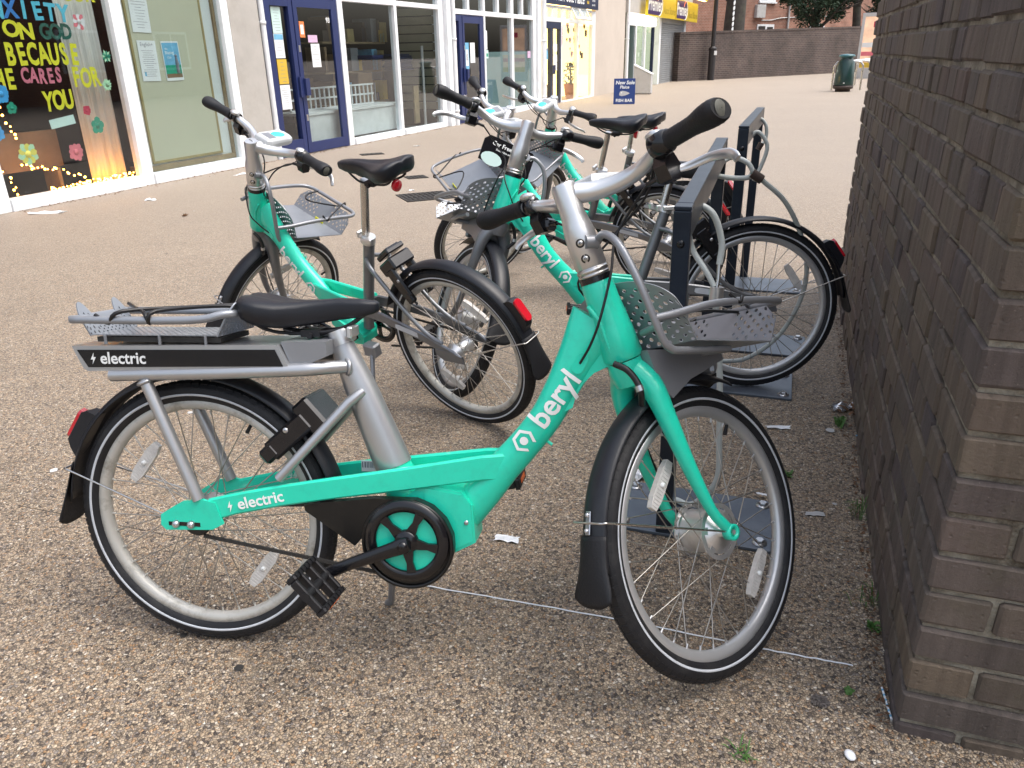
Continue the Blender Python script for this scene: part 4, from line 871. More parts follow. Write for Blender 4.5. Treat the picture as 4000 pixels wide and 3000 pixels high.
def tree(name, label, loc, trunk_r, trunk_h, crown, nleaf, mat, limbs, lsize, seed, cat='tree', lean=(0, 0)):
    r = random.Random(seed); e = empty(name); e.matrix_basis = Matrix.Translation(loc); tag(e, label, cat)
    tb = MB(); tb.tube([(0, 0, -.1), (lean[0] * .3, 0, trunk_h * .35), (lean[0] * .7, lean[1] * .5, trunk_h * .7), (lean[0], lean[1], trunk_h)], [trunk_r * 1.25, trunk_r, trunk_r * .9, trunk_r * .75], 14)
    tips = []
    for i in range(limbs):
        a = i * 2.4 + r.uniform(-.4, .4); z = trunk_h * r.uniform(.55, 1.); L = r.uniform(.6, 1.1) * crown[0]
        p0 = Vector((lean[0] * z / trunk_h, lean[1] * z / trunk_h, z)); p1 = p0 + Vector((math.cos(a) * L * .5, math.sin(a) * L * .5, L * .45)); p2 = p0 + Vector((math.cos(a) * L, math.sin(a) * L, L * .75 + r.uniform(-.1, .5)))
        tb.tube([tuple(p0), tuple(p1), tuple(p2)], [trunk_r * .45, trunk_r * .28, trunk_r * .1], 8); tips.append(p2)
        for q in range(3):
            p3 = p1.lerp(p2, r.uniform(.2, .9)); b = a + r.uniform(-1, 1); p4 = p3 + Vector((math.cos(b), math.sin(b), r.uniform(.1, .9))) * L * .5; tb.tube([tuple(p3), tuple(p4)], [trunk_r * .14, trunk_r * .05], 6); tips.append(p4)
    obj('trunk', tb, 'bark', e, fix=False)
    if nleaf:
        cl = []
        for i in range(46):
            while True:
                v = Vector((r.uniform(-1, 1), r.uniform(-1, 1), r.uniform(-1, 1)))
                if .25 < v.length < 1: break
            cl.append((Vector((v.x * crown[0], v.y * crown[1], crown[3] + v.z * crown[2])), r.uniform(.16, .34) * crown[0]))
        mb = MB(); vs = []; fs = []
        for i in range(nleaf):
            c_, q = cl[r.randrange(len(cl))]; d = Vector((r.gauss(0, 1), r.gauss(0, 1), r.gauss(0, .8))).normalized() * q * r.uniform(.5, 1.05); p = c_ + d
            u = Vector((r.gauss(0, 1), r.gauss(0, 1), r.gauss(0, .6))).normalized(); v = u.cross(Vector((r.gauss(0, 1), r.gauss(0, 1), r.gauss(0, 1)))).normalized(); s_ = lsize * r.uniform(.6, 1.4); k = len(vs)
            vs += [p - u * s_, p - v * s_ * .45, p + u * s_, p + v * s_ * .45]; fs.append((k, k + 1, k + 2, k + 3))
        mb.add(vs, fs, 0); o = obj('crown', mb, mat, e, fix=False)
    return e
tree('yew_tree', 'dark dense evergreen tree behind the far wall', WM @ Vector((13.4, 3.2, 0)), .22, 3.2, (2.1, 1.7, 1.9, 4.3), 26000, 'leaf_dark', 10, .075, 4)
tb_ = tree('plane_tree', 'thick bare grey tree trunk behind the far wall', WM @ Vector((6.65, 3.0, 0)), .48, 5.2, (2.2, 2.2, 1, 5), 0, 'leaf_dark', 8, .1, 9, lean=(.1, 0))
tree('slim_tree', 'pale slim tree trunk right of the evergreen', WM @ Vector((17.2, 3.0, 0)), .22, 5.2, (1.6, 1.6, 1.2, 5.6), 6000, 'leaf_mid', 6, .08, 12, lean=(-.5, 0))
tree('dark_shrub', 'dark evergreen behind the advert totem at the right', WM @ Vector((19.2, 2.4, 0)), .15, 2.6, (1.5, 1.2, 1.3, 3.6), 12000, 'leaf_dark', 7, .075, 15)
tree('ivy_tree', 'dark foliage between the yellow sign and the lamp post', WM @ Vector((.2, 3.0, 0)), .3, 3.6, (1.1, 1.1, 1.0, 4.6), 9000, 'leaf_dark', 6, .075, 18)
# white ribbon lights up the trunk edge
rb = empty('trunk_ribbon'); rb.matrix_basis = WM @ Matrix.Translation((6.12, 2.6, 0)); tag(rb, 'white ribbon wound up the thick bare tree trunk', 'ribbon')
rmb = MB()
for i in range(9): rmb.add([(-.05, 0, 1.7 + i * .22), (.03, 0, 1.72 + i * .22), (.06, 0, 1.80 + i * .22), (.04, 0, 1.90 + i * .22), (-.03, 0, 1.88 + i * .22), (-.07, 0, 1.8 + i * .22)], [(0, 1, 2, 3, 4, 5)])
o = obj('band', rmb, 'text_white', rb); s_ = o.modifiers.new('t', 'SOLIDIFY'); s_.thickness = .02
# advert totem
tt = empty('advert_totem', (14.2, 32.2, 0), R_(-28), 'tall illuminated advert totem behind the green bin', 'advert')
obj('frame', fbx(fbx(fbx(fbx(MB(), -.62, -.52, -.09, .09, .0, 2.35), .52, .62, -.09, .09, 0, 2.35), -.52, .52, -.09, .09, 2.22, 2.35), -.52, .52, -.09, .09, 0, .42), 'plastic_grey', tt, bevel=.01)
obj('poster_sheet', fbx(MB(), -.52, .52, -.05, -.04, .42, 2.22), 'poster', tt); obj('red_mark', fbx(MB(), -.2, .05, -.056, -.051, 1.85, 2.05), 'petal_red', tt); obj('white_band', fbx(MB(), -.51, .51, -.056, -.051, 1.15, 1.32), 'paper', tt)
obj('pink_band', fbx(MB(), -.51, .51, -.056, -.051, .85, 1.0), 'petal_pink', tt)
obj('yellow_band', fbx(MB(), -.51, .51, -.056, -.051, .43, .62), 'paper_yellow', tt)
# litter bin
bn = empty('litter_bin', (9.42, 23.1, 0), R_(-20), 'dark green litter bin with a teal domed lid', 'litter bin')
obj('body', MB().lathe([(.02, .20), (.255, .20), (.262, .24), (.225, .80), (.17, .86), (.165, .92)], 28), 'bin_green', bn); obj('base', MB().lathe([(.02, .0), (.20, .0), (.20, .10), (.265, .12), (.27, .20), (.02, .205)], 28), 'chair_dark', bn)
obj('lid', MB().lathe([(.16, .92), (.20, .935), (.215, .955), (.20, .985), (.10, 1.005), (.001, 1.01)], 28), 'bin_teal', bn); obj('badge', MB().box((0, -.262, .27), (.04, .004, .02)), 'text_white', bn)
# steel hoop racks by the bin
for i, (x, y, lab) in enumerate(((9.15, 23.75, 'steel cycle hoop half hidden behind the green bin, nearest'), (9.78, 24.7, 'steel cycle hoop behind the green bin, second'), (10.4, 25.65, 'steel cycle hoop behind the green bin, third'), (11.0, 26.6, 'steel cycle hoop behind the green bin, furthest'))):
    p = [(-.38, 0, -.02), (-.38, 0, .62), (-.34, 0, .74), (-.24, 0, .80), (.24, 0, .80), (.34, 0, .74), (.38, 0, .62), (.38, 0, -.02)]
    e = empty('cycle_hoop', (x + .62, y, 0), R_(-18), lab, 'cycle hoop', 'steel cycle hoops beyond the bin'); obj('tube', MB().tube([tuple(v) for v in spline(p, 5)], .028, 12), 'steel', e); obj('foot_ring', MB().lathe([(.028, 0), (.06, 0), (.06, .008), (.028, .008)], 14, c=(.38, 0, 0)), 'steel', e); obj('foot_ring', MB().lathe([(.028, 0), (.06, 0), (.06, .008), (.028, .008)], 14, c=(-.38, 0, 0)), 'steel', e)
# A-board
ab = empty('pavement_sign', (2.82, 19.66, 0), R_(-10), 'navy A-board of the fish bar standing on the walkway', 'A-board')
for sgn, nm in ((-1, 'front_board'), (1, 'rear_board')):
    T_ = Matrix.Translation((0, sgn * .02, .60)) @ Matrix.Rotation(sgn * .20, 4, 'X') @ Matrix.Translation((0, sgn * .012, -.29))
    bo = obj(nm, MB().box((0, 0, 0), (.50, .02, .58)), 'board_navy', ab, T_, bevel=.004)
    [obj('foot', MB().box((x_, 0, -.305), (.04, .03, .05)), 'chair_dark', ab, T_) for x_ in (-.2, .2)]
    if sgn < 0:
        f_ = lambda x, z: frame((x, -.0125, z), (1, 0, 0), (0, 0, 1))
        link('lettering', text_mesh('New Sole', .112, .0008, .003, .15, mat='text_white'), bo, f_(.01, .195)); link('lettering', text_mesh('Plaice', .095, .0008, .002, .15, mat='text_white'), bo, f_(0, .095)); link('lettering', text_mesh('FiSH BAR', .098, .0008, .0025, mat='text_white'), bo, f_(0, -.205))
        fp = [(-.12, -.03), (-.10, .03), (-.05, .045), (.02, .035), (.08, .015), (.13, -.01), (.08, -.04), (.02, -.06), (-.06, -.075), (-.11, -.06)]
        obj('fish', MB().prism([(x, z - .03) for x, z in fp], -.014, -.0115), 'plastic_grey', bo); obj('fish_eye', MB().lathe([(1e-4, -.0165), (.014, -.0165), (.014, -.014), (1e-4, -.014)], 12, 'y', c=(-.065, 0, -.03)), 'text_white', bo)
# white storage bin
gb = empty('storage_bin', (3.98, 24.05, 0), R_(-16), 'pale grey sloping lidded storage bin by the food store', 'storage bin')
obj('body', MB().prism([(-.25, .06), (.25, .06), (.25, .56), (-.25, .80)], -.22, .22), 'plastic_grey', gb, bevel=.01); obj('lid', MB().prism([(-.27, .815), (.27, .56), (.275, .585), (-.26, .845)], -.235, .235), 'white_frame', gb, bevel=.004)
for x in (-.2, .2):
    for y in (-.17, .17): obj('leg', MB().box((x, y, .03), (.05, .05, .06)), 'chair_dark', gb)

# ================================================================== BICYCLES
RT = .295
HA = 1.2268; AX = Vector((-math.cos(HA), 0, math.sin(HA))); FWC = Vector((1.0832, 0, RT))
APT = FWC - Vector((math.sin(HA), 0, math.cos(HA))) * .0601
def axp(z): return APT + AX * ((z - APT.z) / AX.z)
def steer_m(a): return Matrix.Translation(APT) @ Matrix.Rotation(a, 4, AX) @ Matrix.Translation(-APT)
_mc = {}
def cached(key, fn, mats):
    if key not in _mc:
        mb = fn(); me = mb.mesh(key.split('|')[-1] if '|' in key else key, mats); fix_normals(me); _mc[key] = me
    return _mc[key]
def ribbon(mb, nodes, th, mat=0, bev=.004):
    """Flat bar: nodes (x, y, z, height); the bar stands on edge, th thick across y, corners chamfered."""
    vs = []; 
    for x, y, z, h in nodes:
        a, b, c = th / 2, h / 2, bev
        for dy, dz in ((-a, -b + c), (-a + c, -b), (a - c, -b), (a, -b + c), (a, b - c), (a - c, b), (-a + c, b), (-a, b - c)): vs.append((x, y + dy, z + dz))
    fs = [tuple(range(8)), tuple(range(len(vs) - 8, len(vs)))[::-1]]
    for i in range(len(nodes) - 1):
        for k in range(8): fs.append((i * 8 + k, i * 8 + (k + 1) % 8, (i + 1) * 8 + (k + 1) % 8, (i + 1) * 8 + k))
    return mb.add(vs, fs, mat)
def weld(mb, c, r, ax, mat=0):   # small rippled weld bead ring
    pts = []
    a = Vector(ax).normalized(); u = a.orthogonal().normalized(); v = a.cross(u)
    for i in range(36): t = i * math.pi / 18; pts.append(Vector(c) + (u * math.cos(t) + v * math.sin(t)) * r)
    return mb.tube([tuple(p) for p in pts], [.0035 + .0012 * (i % 2) for i in range(36)], 6, mat, closed=True)
DT0 = Vector((.545, 0, .288)); DTD = Vector((.6465, 0, .763))
def m_front_frame(E):
    mb = MB()
    mb.tube([tuple(axp(z)) for z in (.648, .655, .70, .76, .79, .796)], [.036, .040, .038, .032, .031, .029], 24)
    P = [(.545, 0, .288), (.580, 0, .329), (.617, 0, .373), (.658, 0, .424), (.703, 0, .476), (.745, 0, .532), (.778, 0, .595), (.806, 0, .650), (.830, 0, .695), (.845, 0, .722)]
    F = [(.030, .038), (.030, .039), (.029, .037), (.028, .034), (.028, .032), (.028, .032), (.028, .0335), (.028, .040), (.026, .050), (.020, .056)]
    P = spline(P, 3); n_ = len(P); F2 = []
    for i in range(n_):
        a, b = F[min(9, i // 3)], F[min(9, i // 3 + 1)]; u = (i % 3) / 3; F2.append((a[0] + (b[0] - a[0]) * u, a[1] + (b[1] - a[1]) * u))
    mb.tube([tuple(p) for p in P], [1.] * n_, 24, upv=(0, 1, 0), flat=F2)
    # gusset under the joint, with a rounded arch, and the raised cable port
    mb.prism([(.783, .545), (.797, .553), (.803, .575), (.818, .602), (.838, .622), (.862, .634), (.884, .636), (.880, .68), (.82, .67), (.785, .60)], -.017, .017)
    for s in (-1, 1):
        y0 = s * .0275
        port = [(.0115 * math.cos(R_(a)) + (.010 if -90 <= a <= 90 else -.010), .0115 * math.sin(R_(a))) for a in list(range(-90, 91, 15)) + list(range(90, 271, 15))]
        mb.prism(port, min(y0, y0 + s * .0022), max(y0, y0 + s * .0022), T=Matrix.Translation((.812, 0, .643)) @ Matrix.Rotation(-R_(62), 4, 'Y'))
        # rippled weld seam where the down tube meets the head tube
        sp_ = spline([(.826, s * .022, .750), (.848, s * .030, .722), (.862, s * .032, .685), (.876, s * .029, .648)], 10)
        mb.tube([tuple(p) for p in sp_], [.0038 + .0014 * (k % 2) for k in range(len(sp_))], 6)
    for s in (-1, 1):
        if E: nodes = [(.668, .018, .430, .054), (.62, .026, .428, .052), (.54, .034, .416, .05), (.46, .043, .404, .048), (.38, .051, .393, .046), (.30, .056, .381, .045), (.20, .060, .364, .045), (.10, .063, .343, .046), (.045, .065, .328, .050)]
        else: nodes = [(.668, .018, .430, .054), (.62, .026, .428, .052), (.54, .032, .418, .048), (.46, .038, .408, .044), (.405, .042, .402, .040)]
        ribbon(mb, [(x, s * y, z, h) for x, y, z, h in nodes], .013)
    # bottom bracket shell and box
    mb.prism([(.43, .345), (.50, .392), (.575, .378), (.598, .350), (.603, .272), (.562, .250), (.50, .215), (.44, .225), (.405, .27)] if E else [(.445, .27), (.46, .32), (.52, .30), (.60, .345), (.605, .30), (.56, .262), (.50, .235), (.455, .24)], -.036, .036)
    if E:
        mb.prism([(.50, .385), (.578, .373), (.594, .352), (.598, .276), (.560, .256), (.50, .262)], -.0385, -.0365)
        mb.tube([(.452, 0, .34), (.433, 0, .405), (.426, 0, .422)], [1, 1, 1], 20, flat=[(.030, .042), (.027, .037), (.026, .035)], upv=(0, 1, 0))
        for s in (-1, 1):
            y0, y1 = s * .0665, s * .0735
            mb.prism([(-.066, .293), (-.064, .316), (-.035, .334), (-.010, .348), (.03, .353), (.062, .346), (.075, .30), (.05, .287), (-.055, .282)], min(y0, y1), max(y0, y1))
    mb.lathe([(.02, -.040), (.021, .040)], 20, 'y', c=(.467, 0, .280))
    mb.tube([(.742, 0, .482), (.756, -.004, .474)], .0035, 8)
    return mb
def m_rear_frame(E):
    mb = MB()
    if E:
        mb.tube([(.426, 0, .418), (.40, 0, .485), (.36, 0, .59), (.334, 0, .655), (.325, 0, .682)], [1] * 5, 24, flat=[(.028, .040), (.027, .0385), (.025, .033), (.023, .026), (.022, .0235)], upv=(0, 1, 0))
        for s in (-1, 1):
            mb.tube([(-.148, s * .062, .611), (.10, s * .062, .620), (.27, s * .060, .628), (.315, s * .045, .630), (.345, s * .018, .628)], .0135, 14)
            mb.tube([(-.075, s * .062, .603), (.022, s * .067, .350)], .0125, 14)
            mb.tube([(.374, s * .018, .578), (.352, s * .038, .560), (.20, s * .060, .400)], .0105, 12)
            weld(mb, (-.073, s * .062, .598), .014, (.36, 0, -.93)); weld(mb, (.345, s * .022, .628), .0145, (1, -s, 0))
        mb.tube([(-.02, -.062, .615), (-.02, .062, .615)], .010, 10)
    else:
        mb.tube([(.442, 0, .30), (.436, 0, .32), (.309, 0, .66)], .0195, 20)
        for s in (-1, 1):
            ribbon(mb, [(.44, s * .026, .375, .05), (.39, s * .040, .395, .044), (.29, s * .050, .387, .040), (.19, s * .058, .372, .038), (.10, s * .062, .352, .036), (.03, s * .065, .330, .034), (-.03, s * .066, .312, .030), (-.06, s * .066, .300, .016)], .011)
            mb.tube([tuple(v) for v in spline([(.335, s * .016, .592), (.29, s * .045, .575), (.22, s * .055, .505), (.14, s * .058, .415), (.07, s * .061, .362), (.02, s * .063, .345)], 4)], .0075, 10)
            mb.prism([(-.066, .288), (-.06, .312), (-.02, .322), (.05, .325), (.05, .305), (.02, .285)], *sorted((s * .066, s * .0725)))
    return mb
def m_rim():
    mb = MB(); w_ = .0125
    prof = [(.2585, -w_), (.2585, -w_ + .002), (.249, -w_ + .0035), (.249, w_ - .0035), (.2585, w_ - .002), (.2585, w_), (.243, w_ + .0005), (.236, .009), (.2325, .0), (.236, -.009), (.243, -w_ - .0005)]
    mb.lathe(prof, 96, 'y', 0, closed=True)
    for i in range(36):
        a = R_(i * 10 + 5); mb.tube([(.238 * math.cos(a), 0, .238 * math.sin(a)), (.224 * math.cos(a), 0, .224 * math.sin(a))], .0022, 6)
    return mb
def m_tyre():
    mb = MB(); prof = []
    for i in range(25):
        t = math.pi * (1.5 + .0) ; a = -math.pi * .80 + 2 * math.pi * .80 * i / 24; prof.append((.272 + .0228 * math.cos(a), .0215 * math.sin(a)))
    mb.lathe(prof, 128, 'y')
    # tread blocks
    for i in range(96):
        a = 2 * math.pi * i / 96
        for s in (-1, 1):
            T = Matrix.Rotation(-a - s * .012, 4, 'Y') @ Matrix.Translation((.2924, s * .0078, 0)) @ Matrix.Rotation(s * .40, 4, 'Z')
            mb.box((0, 0, 0), (.0030, .0135, .0150), 0, T, bev=.0008)
            T = Matrix.Rotation(-a - s * .02, 4, 'Y') @ Matrix.Translation((.2858, s * .0160, 0)) @ Matrix.Rotation(s * .85, 4, 'Z'); mb.box((0, 0, 0), (.0026, .008, .0135), 0, T)
    return mb
def m_stripe():
    mb = MB()
    for s in (-1, 1): mb.lathe([(.2655, s * .0206), (.268, s * .0214), (.2705, s * .0218), (.2705, s * .0214), (.2655, s * .020)], 128, 'y', closed=True)
    return mb
def m_hub(kind):
    mb = MB(); 
    if kind == 'front': R1, y1 = .044, .030; prof = [(.006, -.052), (.009, -.045), (.012, -.037), (R1, -.034), (R1, -.0305), (.0435, -.026), (.0425, -.005), (.0435, .02), (R1, .0305), (R1, .034), (.012, .037), (.009, .045), (.006, .052)]
    else: R1 = .031; prof = [(.006, -.060), (.014, -.055), (.016, -.036), (R1, -.034), (R1, -.031), (.024, -.026), (.020, 0), (.024, .024), (.036, .031), (.036, .034), (.026, .042), (.026, .052), (.006, .06)]
    if kind == 'front':
        for y in (-.0335, .0335):
            mb.lathe([(.047, y - .0016), (.056, y - .0016), (.056, y + .0016), (.047, y + .0016)], 40, 'y', closed=True, smooth=False)
            for i in range(6): mb.prism([(.018, -.009), (.048, -.0065), (.048, .0065), (.018, .009)], y - .0012, y + .0012, T=Matrix.Rotation(R_(60 * i), 4, 'Y'))
    mb.lathe(prof, 32, 'y'); mb.tube([(0, -.070, 0), (0, .070, 0)], .005, 10)
    return mb
def spoke_meshes(kind):
    out = []; R1 = {'front': .052, 'rear': .030}[kind]
    for i in range(4):
        ra = R_(i * 10 + 5); side = 1 if i % 2 else -1; lead = 1 if i // 2 else -1
        fa = ra + lead * R_(62); y = side * .032
        p0 = (R1 * math.cos(fa), y, R1 * math.sin(fa)); p1 = (.232 * math.cos(ra), 0, .232 * math.sin(ra))
        out.append(cached(f'{kind}{i}|spoke', lambda: MB().tube([p0, p1], .00125, 6).sphere(p0, .003, 0, 6, 4), 'spoke'))
    return out
def m_reflector():
    mb = MB(); pts = [(-.052, -.008), (-.03, -.013), (.03, -.013), (.052, -.008), (.052, .008), (.03, .013), (-.03, .013), (-.052, .008)]
    mb.prism(pts, -.006, .006); 
    for i in range(14): mb.box((-.045 + i * .0069, -.0065, 0), (.0035, .0015, .017))
    return mb
def wheel(root, kind, mw, dirty=True, spin=0., rim=None):
    m0 = mw @ Matrix.Rotation(spin, 4, 'Y')
    wh = link('wheel', cached('rim' + str(dirty), m_rim, 'rim' if dirty else 'rim_clean'), root, m0)
    link('tyre', cached('tyre', m_tyre, 'tyre'), wh); link('reflective_stripe', cached('stripe', m_stripe, 'stripe'), wh)
    link('hub', cached(kind + '|hub', lambda: m_hub(kind), 'alloy'), wh)
    sm = spoke_meshes(kind)
    for k in range(9):
        for i in range(4): link('spoke', sm[i], wh, Matrix.Rotation(-R_(40 * k), 4, 'Y'))
    for a in (spin and R_(150) or R_(150), R_(-30)):
        link('reflector', cached('reflector', m_reflector, 'reflector'), wh, Matrix.Rotation(-a, 4, 'Y') @ Matrix.Translation((.172, -.012, 0)) @ Matrix.Rotation(R_(86), 4, 'Y'))
        link('reflector_clip', cached('rclip', lambda: MB().lathe([(.001, -.012), (.005, -.011), (.005, -.004)], 10, 'y'), 'text_white'), wh, Matrix.Rotation(-a, 4, 'Y') @ Matrix.Translation((.172, -.012, 0)))
    link('valve', cached('valve', lambda: MB().tube([(.236, 0, 0), (.212, 0, 0)], [.0035, .0045], 8), 'rubber'), wh, Matrix.Rotation(-R_(72), 4, 'Y'))
    return wh
def fender_arc(mb, R1, a0, a1, hw=.031, dep=.014, th=.0022, n=40):
    """Curved mudguard shell between two angles (degrees, about the origin, in xz)."""
    m = 12
    for i in range(n + 1):
        a = R_(a0 + (a1 - a0) * i / n)
        for lay in (0, 1):
            for k in range(m + 1):
                t = -1 + 2 * k / m; rr = R1 - dep * (abs(t) ** 2.6) - lay * th; y = hw * t * (1 - lay * .04)
                mb.v.append((rr * math.cos(a), y, rr * math.sin(a)))
    o = len(mb.v) - (n + 1) * 2 * (m + 1); L = 2 * (m + 1)
    def q(a, b, c, d): mb.f.append((o + a, o + b, o + c, o + d)); mb.m.append(0); mb.sm.append(True)
    for i in range(n):
        for k in range(m):
            q(i * L + k, i * L + k + 1, (i + 1) * L + k + 1, (i + 1) * L + k)
            q(i * L + m + 1 + k, (i + 1) * L + m + 1 + k, (i + 1) * L + m + 2 + k, i * L + m + 2 + k)
        q(i * L, (i + 1) * L, (i + 1) * L + m + 1, i * L + m + 1); q(i * L + m, i * L + 2 * m + 1, (i + 1) * L + 2 * m + 1, (i + 1) * L + m)
    for i in (0, n):
        for k in range(m): q(i * L + k, i * L + k + m + 1, i * L + k + m + 2, i * L + k + 1)
    return mb
def m_flap(a0, a1, R1=.327, out=.03):
    """Rubber mudflap that flares out to its lower end."""
    mb = MB(); n = 14; m = 8; 
    for lay in (0, 1):
        for i in range(n + 1):
            u = i / n; a = R_(a0 + (a1 - a0) * u); hw = .0335 + .013 * smooth(.3, .95, u); rr = R1 + out * u ** 2 - lay * .0025
            end = 1.
            for k in range(m + 1):
                t = -1 + 2 * k / m; rnd_ = (1 - (abs(t) ** 4) * .25 * smooth(.8, 1, u))
                aa = R_(a0 + (a1 - a0) * u * (1 - .10 * (abs(t) ** 3) * smooth(.6, 1, u))); mb.v.append(((rr - .013 * abs(t) ** 2.4 * (1 - u * .6)) * math.cos(aa), hw * t, (rr - .013 * abs(t) ** 2.4 * (1 - u * .6)) * math.sin(aa)))
    N = (n + 1) * (m + 1)
    for lay in (0, 1):
        for i in range(n):
            for k in range(m):
                a_, b_, c_, d_ = i * (m + 1) + k, i * (m + 1) + k + 1, (i + 1) * (m + 1) + k + 1, (i + 1) * (m + 1) + k; mb.f.append((lay * N + a_, lay * N + b_, lay * N + c_, lay * N + d_)); mb.m.append(0); mb.sm.append(True)
    for i in range(n):
        for k in (0, m): mb.f.append((i * (m + 1) + k, (i + 1) * (m + 1) + k, N + (i + 1) * (m + 1) + k, N + i * (m + 1) + k)); mb.m.append(0); mb.sm.append(False)
    for k in range(m):
        for i in (0, n): mb.f.append((i * (m + 1) + k, i * (m + 1) + k + 1, N + i * (m + 1) + k + 1, N + i * (m + 1) + k)); mb.m.append(0); mb.sm.append(False)
    return mb
def pol(r, a): return (r * math.cos(R_(a)), r * math.sin(R_(a)))
def m_strut(ang, yd, R1=.322):
    x, z = pol(R1, ang); return MB().tube([tuple(v) for v in spline([(-.02 if ang > 0 else 0, -yd, .004), (x * .9, -.043, z * .93), (x * 1.0, -.036, z), (x * 1.012, -.022, z * 1.01), (x * 1.015, 0, z * 1.015), (x * 1.012, .022, z * 1.01), (x, .036, z), (x * .9, .043, z * .93), (-.02, yd, .004)], 4)], .0021, 8)
def m_saddle():
    """Saddle: nose towards +x, outline and section lofted from nose to tail."""
    mb = MB(); st = [(.140, .006, .000, .012), (.132, .016, .003, .020), (.105, .0195, .006, .028), (.06, .021, .009, .034), (.02, .026, .009, .038), (-.02, .040, .008, .040), (-.055, .060, .009, .042), (-.085, .072, .014, .044), (-.11, .074, .019, .044), (-.128, .066, .021, .040), (-.137, .045, .020, .030), (-.140, .018, .018, .018)]
    N = 20; vs = []
    for x, hw, top, dp in st:
        for k in range(N):
            a = 2 * math.pi * k / N; c, s = math.cos(a), math.sin(a); y = hw * (abs(c) ** .75) * (1 if c > 0 else -1)
            if s >= 0: z = top - (1 - s) * dp * .30 - .004 * math.exp(-(y / .012) ** 2) * (1 if x < .05 else .2)
            else: z = top - dp * .30 - (abs(s) ** .8) * dp * (.55 + .45 * abs(c))
            vs.append((x, y, z))
    fs = [tuple(range(N)), tuple(range(len(vs) - N, len(vs)))]
    for i in range(len(st) - 1):
        for k in range(N): fs.append((i * N + k, i * N + (k + 1) % N, (i + 1) * N + (k + 1) % N, (i + 1) * N + k))
    return mb.add([(x, y, z * 1.3 + .004) for x, y, z in vs], fs, 0, True)
def m_saddle_rail():
    mb = MB()
    for s in (-1, 1): mb.tube([tuple(v) for v in spline([(.105, s * .006, -.022), (.07, s * .012, -.042), (.03, s * .020, -.050), (-.05, s * .022, -.050), (-.09, s * .03, -.040), (-.11, s * .034, -.028)], 4)], .0035, 8)
    mb.box((0, 0, -.052), (.04, .05, .014)); mb.tube([(.0, -.032, -.056), (.0, .032, -.056)], .006, 10)
    return mb
def m_crank(s):
    mb = MB(); d = Vector((-.172, 0, -.068)).normalized() if s < 0 else Vector((.172, 0, .068)).normalized()
    c0 = Vector((.467, s * .088, .280)); c1 = c0 + d * .170 + Vector((0, s * .012, 0))
    mb.tube([tuple(c0 - d * .012), tuple(c0), tuple(c0 + d * .03), tuple(c0 + d * .12), tuple(c1), tuple(c1 + d * .010)], [.013, .0175, .015, .0125, .0125, .009], 14, upv=(0, 1, 0), flat=(.55, 1.))
    mb.lathe([(.001, s * .100), (.010, s * .100), (.011, s * .090)], 16, 'y', c=(.467, 0, .280)); mb.tube([(.467, s * .05, .28), (.467, s * .09, .28)], .011, 14)
    return mb
def m_pedal():
    mb = MB()
    mb.tube([(0, -.052, 0), (0, .055, 0)], .009, 12)
    for x in (-.042, .042): mb.box((x, 0, 0), (.012, .096, .022), bev=.003)
    for y in (-.046, -.018, .018, .046): mb.box((0, y, 0), (.074, .009, .018), bev=.002)
    for x in (-.042, .042):
        for i in range(7): mb.box((x, -.042 + i * .014, .0), (.010, .004, .028))
    return mb
def m_guard():
    mb = MB(); c = (.467, .272); pts = []
    for i in range(37):
        a = R_(78 - 262 * i / 36 + 0); rr = .0955 + (.0012 if i % 3 == 0 else 0); pts.append((c[0] + rr * math.cos(a), c[1] + rr * math.sin(a)))
    pts += [(.355, .262), (.30, .300), (.252, .333), (.250, .345), (.30, .354), (.40, .366)]
    mb.prism(pts[::-1], -.060, -.043)
    # raised outer rim
    ring = [(c[0] + .092 * math.cos(R_(a)), -.062, c[1] + .092 * math.sin(R_(a))) for a in range(0, 360, 10)]; mb.tube(ring, .0045, 8, closed=True)
    return mb
def m_chainring():
    mb = MB(); c = (.467, 0, .280)
    mb.lathe([(.064, -.066), (.064, -.0705), (.073, -.0715), (.0865, -.069), (.0875, -.064), (.064, -.064)], 48, 'y', c=c, closed=True)
    mb.lathe([(.001, -.074), (.022, -.074), (.025, -.068), (.025, -.062)], 24, 'y', c=c)
    for i in range(5):
        a = R_(i * 72 + 62); mb.prism([(.018, -.012), (.045, -.0065), (.066, -.010), (.066, .010), (.045, .0065), (.018, .012)], -.0715, -.0655, T=Matrix.Translation(c) @ Matrix.Rotation(-a, 4, 'Y'))
    return mb
def m_chain():
    mb = MB(); pts = []
    for (a, b, n) in (((.40, .200), (.01, .262), 46), ((.40, .352), (.0, .326), 42)):
        for i in range(n):
            t = i / n; x, z = a[0] + (b[0] - a[0]) * t, a[1] + (b[1] - a[1]) * t; ang = math.atan2(b[1] - a[1], b[0] - a[0]); w_ = .006 if i % 2 else .0042
            mb.box((0, 0, 0), (.0098, w_, .0068), 0, Matrix.Translation((x, -.047, z)) @ Matrix.Rotation(-ang, 4, 'Y'))
    mb.lathe([(.008, -.050), (.030, -.0495), (.034, -.0475), (.030, -.0455), (.008, -.045)], 24, 'y', c=(0, 0, RT))
    return mb
def m_lock(ang, box):
    mb = MB(); T = Matrix.Translation((0, 0, RT)) @ Matrix.Rotation(-R_(ang), 4, 'Y')   # +x radial
    mb.box((.356, 0, 0), (.044, .098, .076), 0, T, bev=.006)
    if box: mb.box((.396, 0, .006), (.018, .080, .070), 0, T, bev=.004); mb.box((.407, 0, .006), (.005, .060, .050), 0, T, bev=.002)
    for s in (-1, 1): mb.box((.292, s * .044, .0), (.115, .016, .044), 0, T, bev=.006); mb.box((.235, s * .043, .0), (.04, .022, .034), 0, T, bev=.006)
    return mb
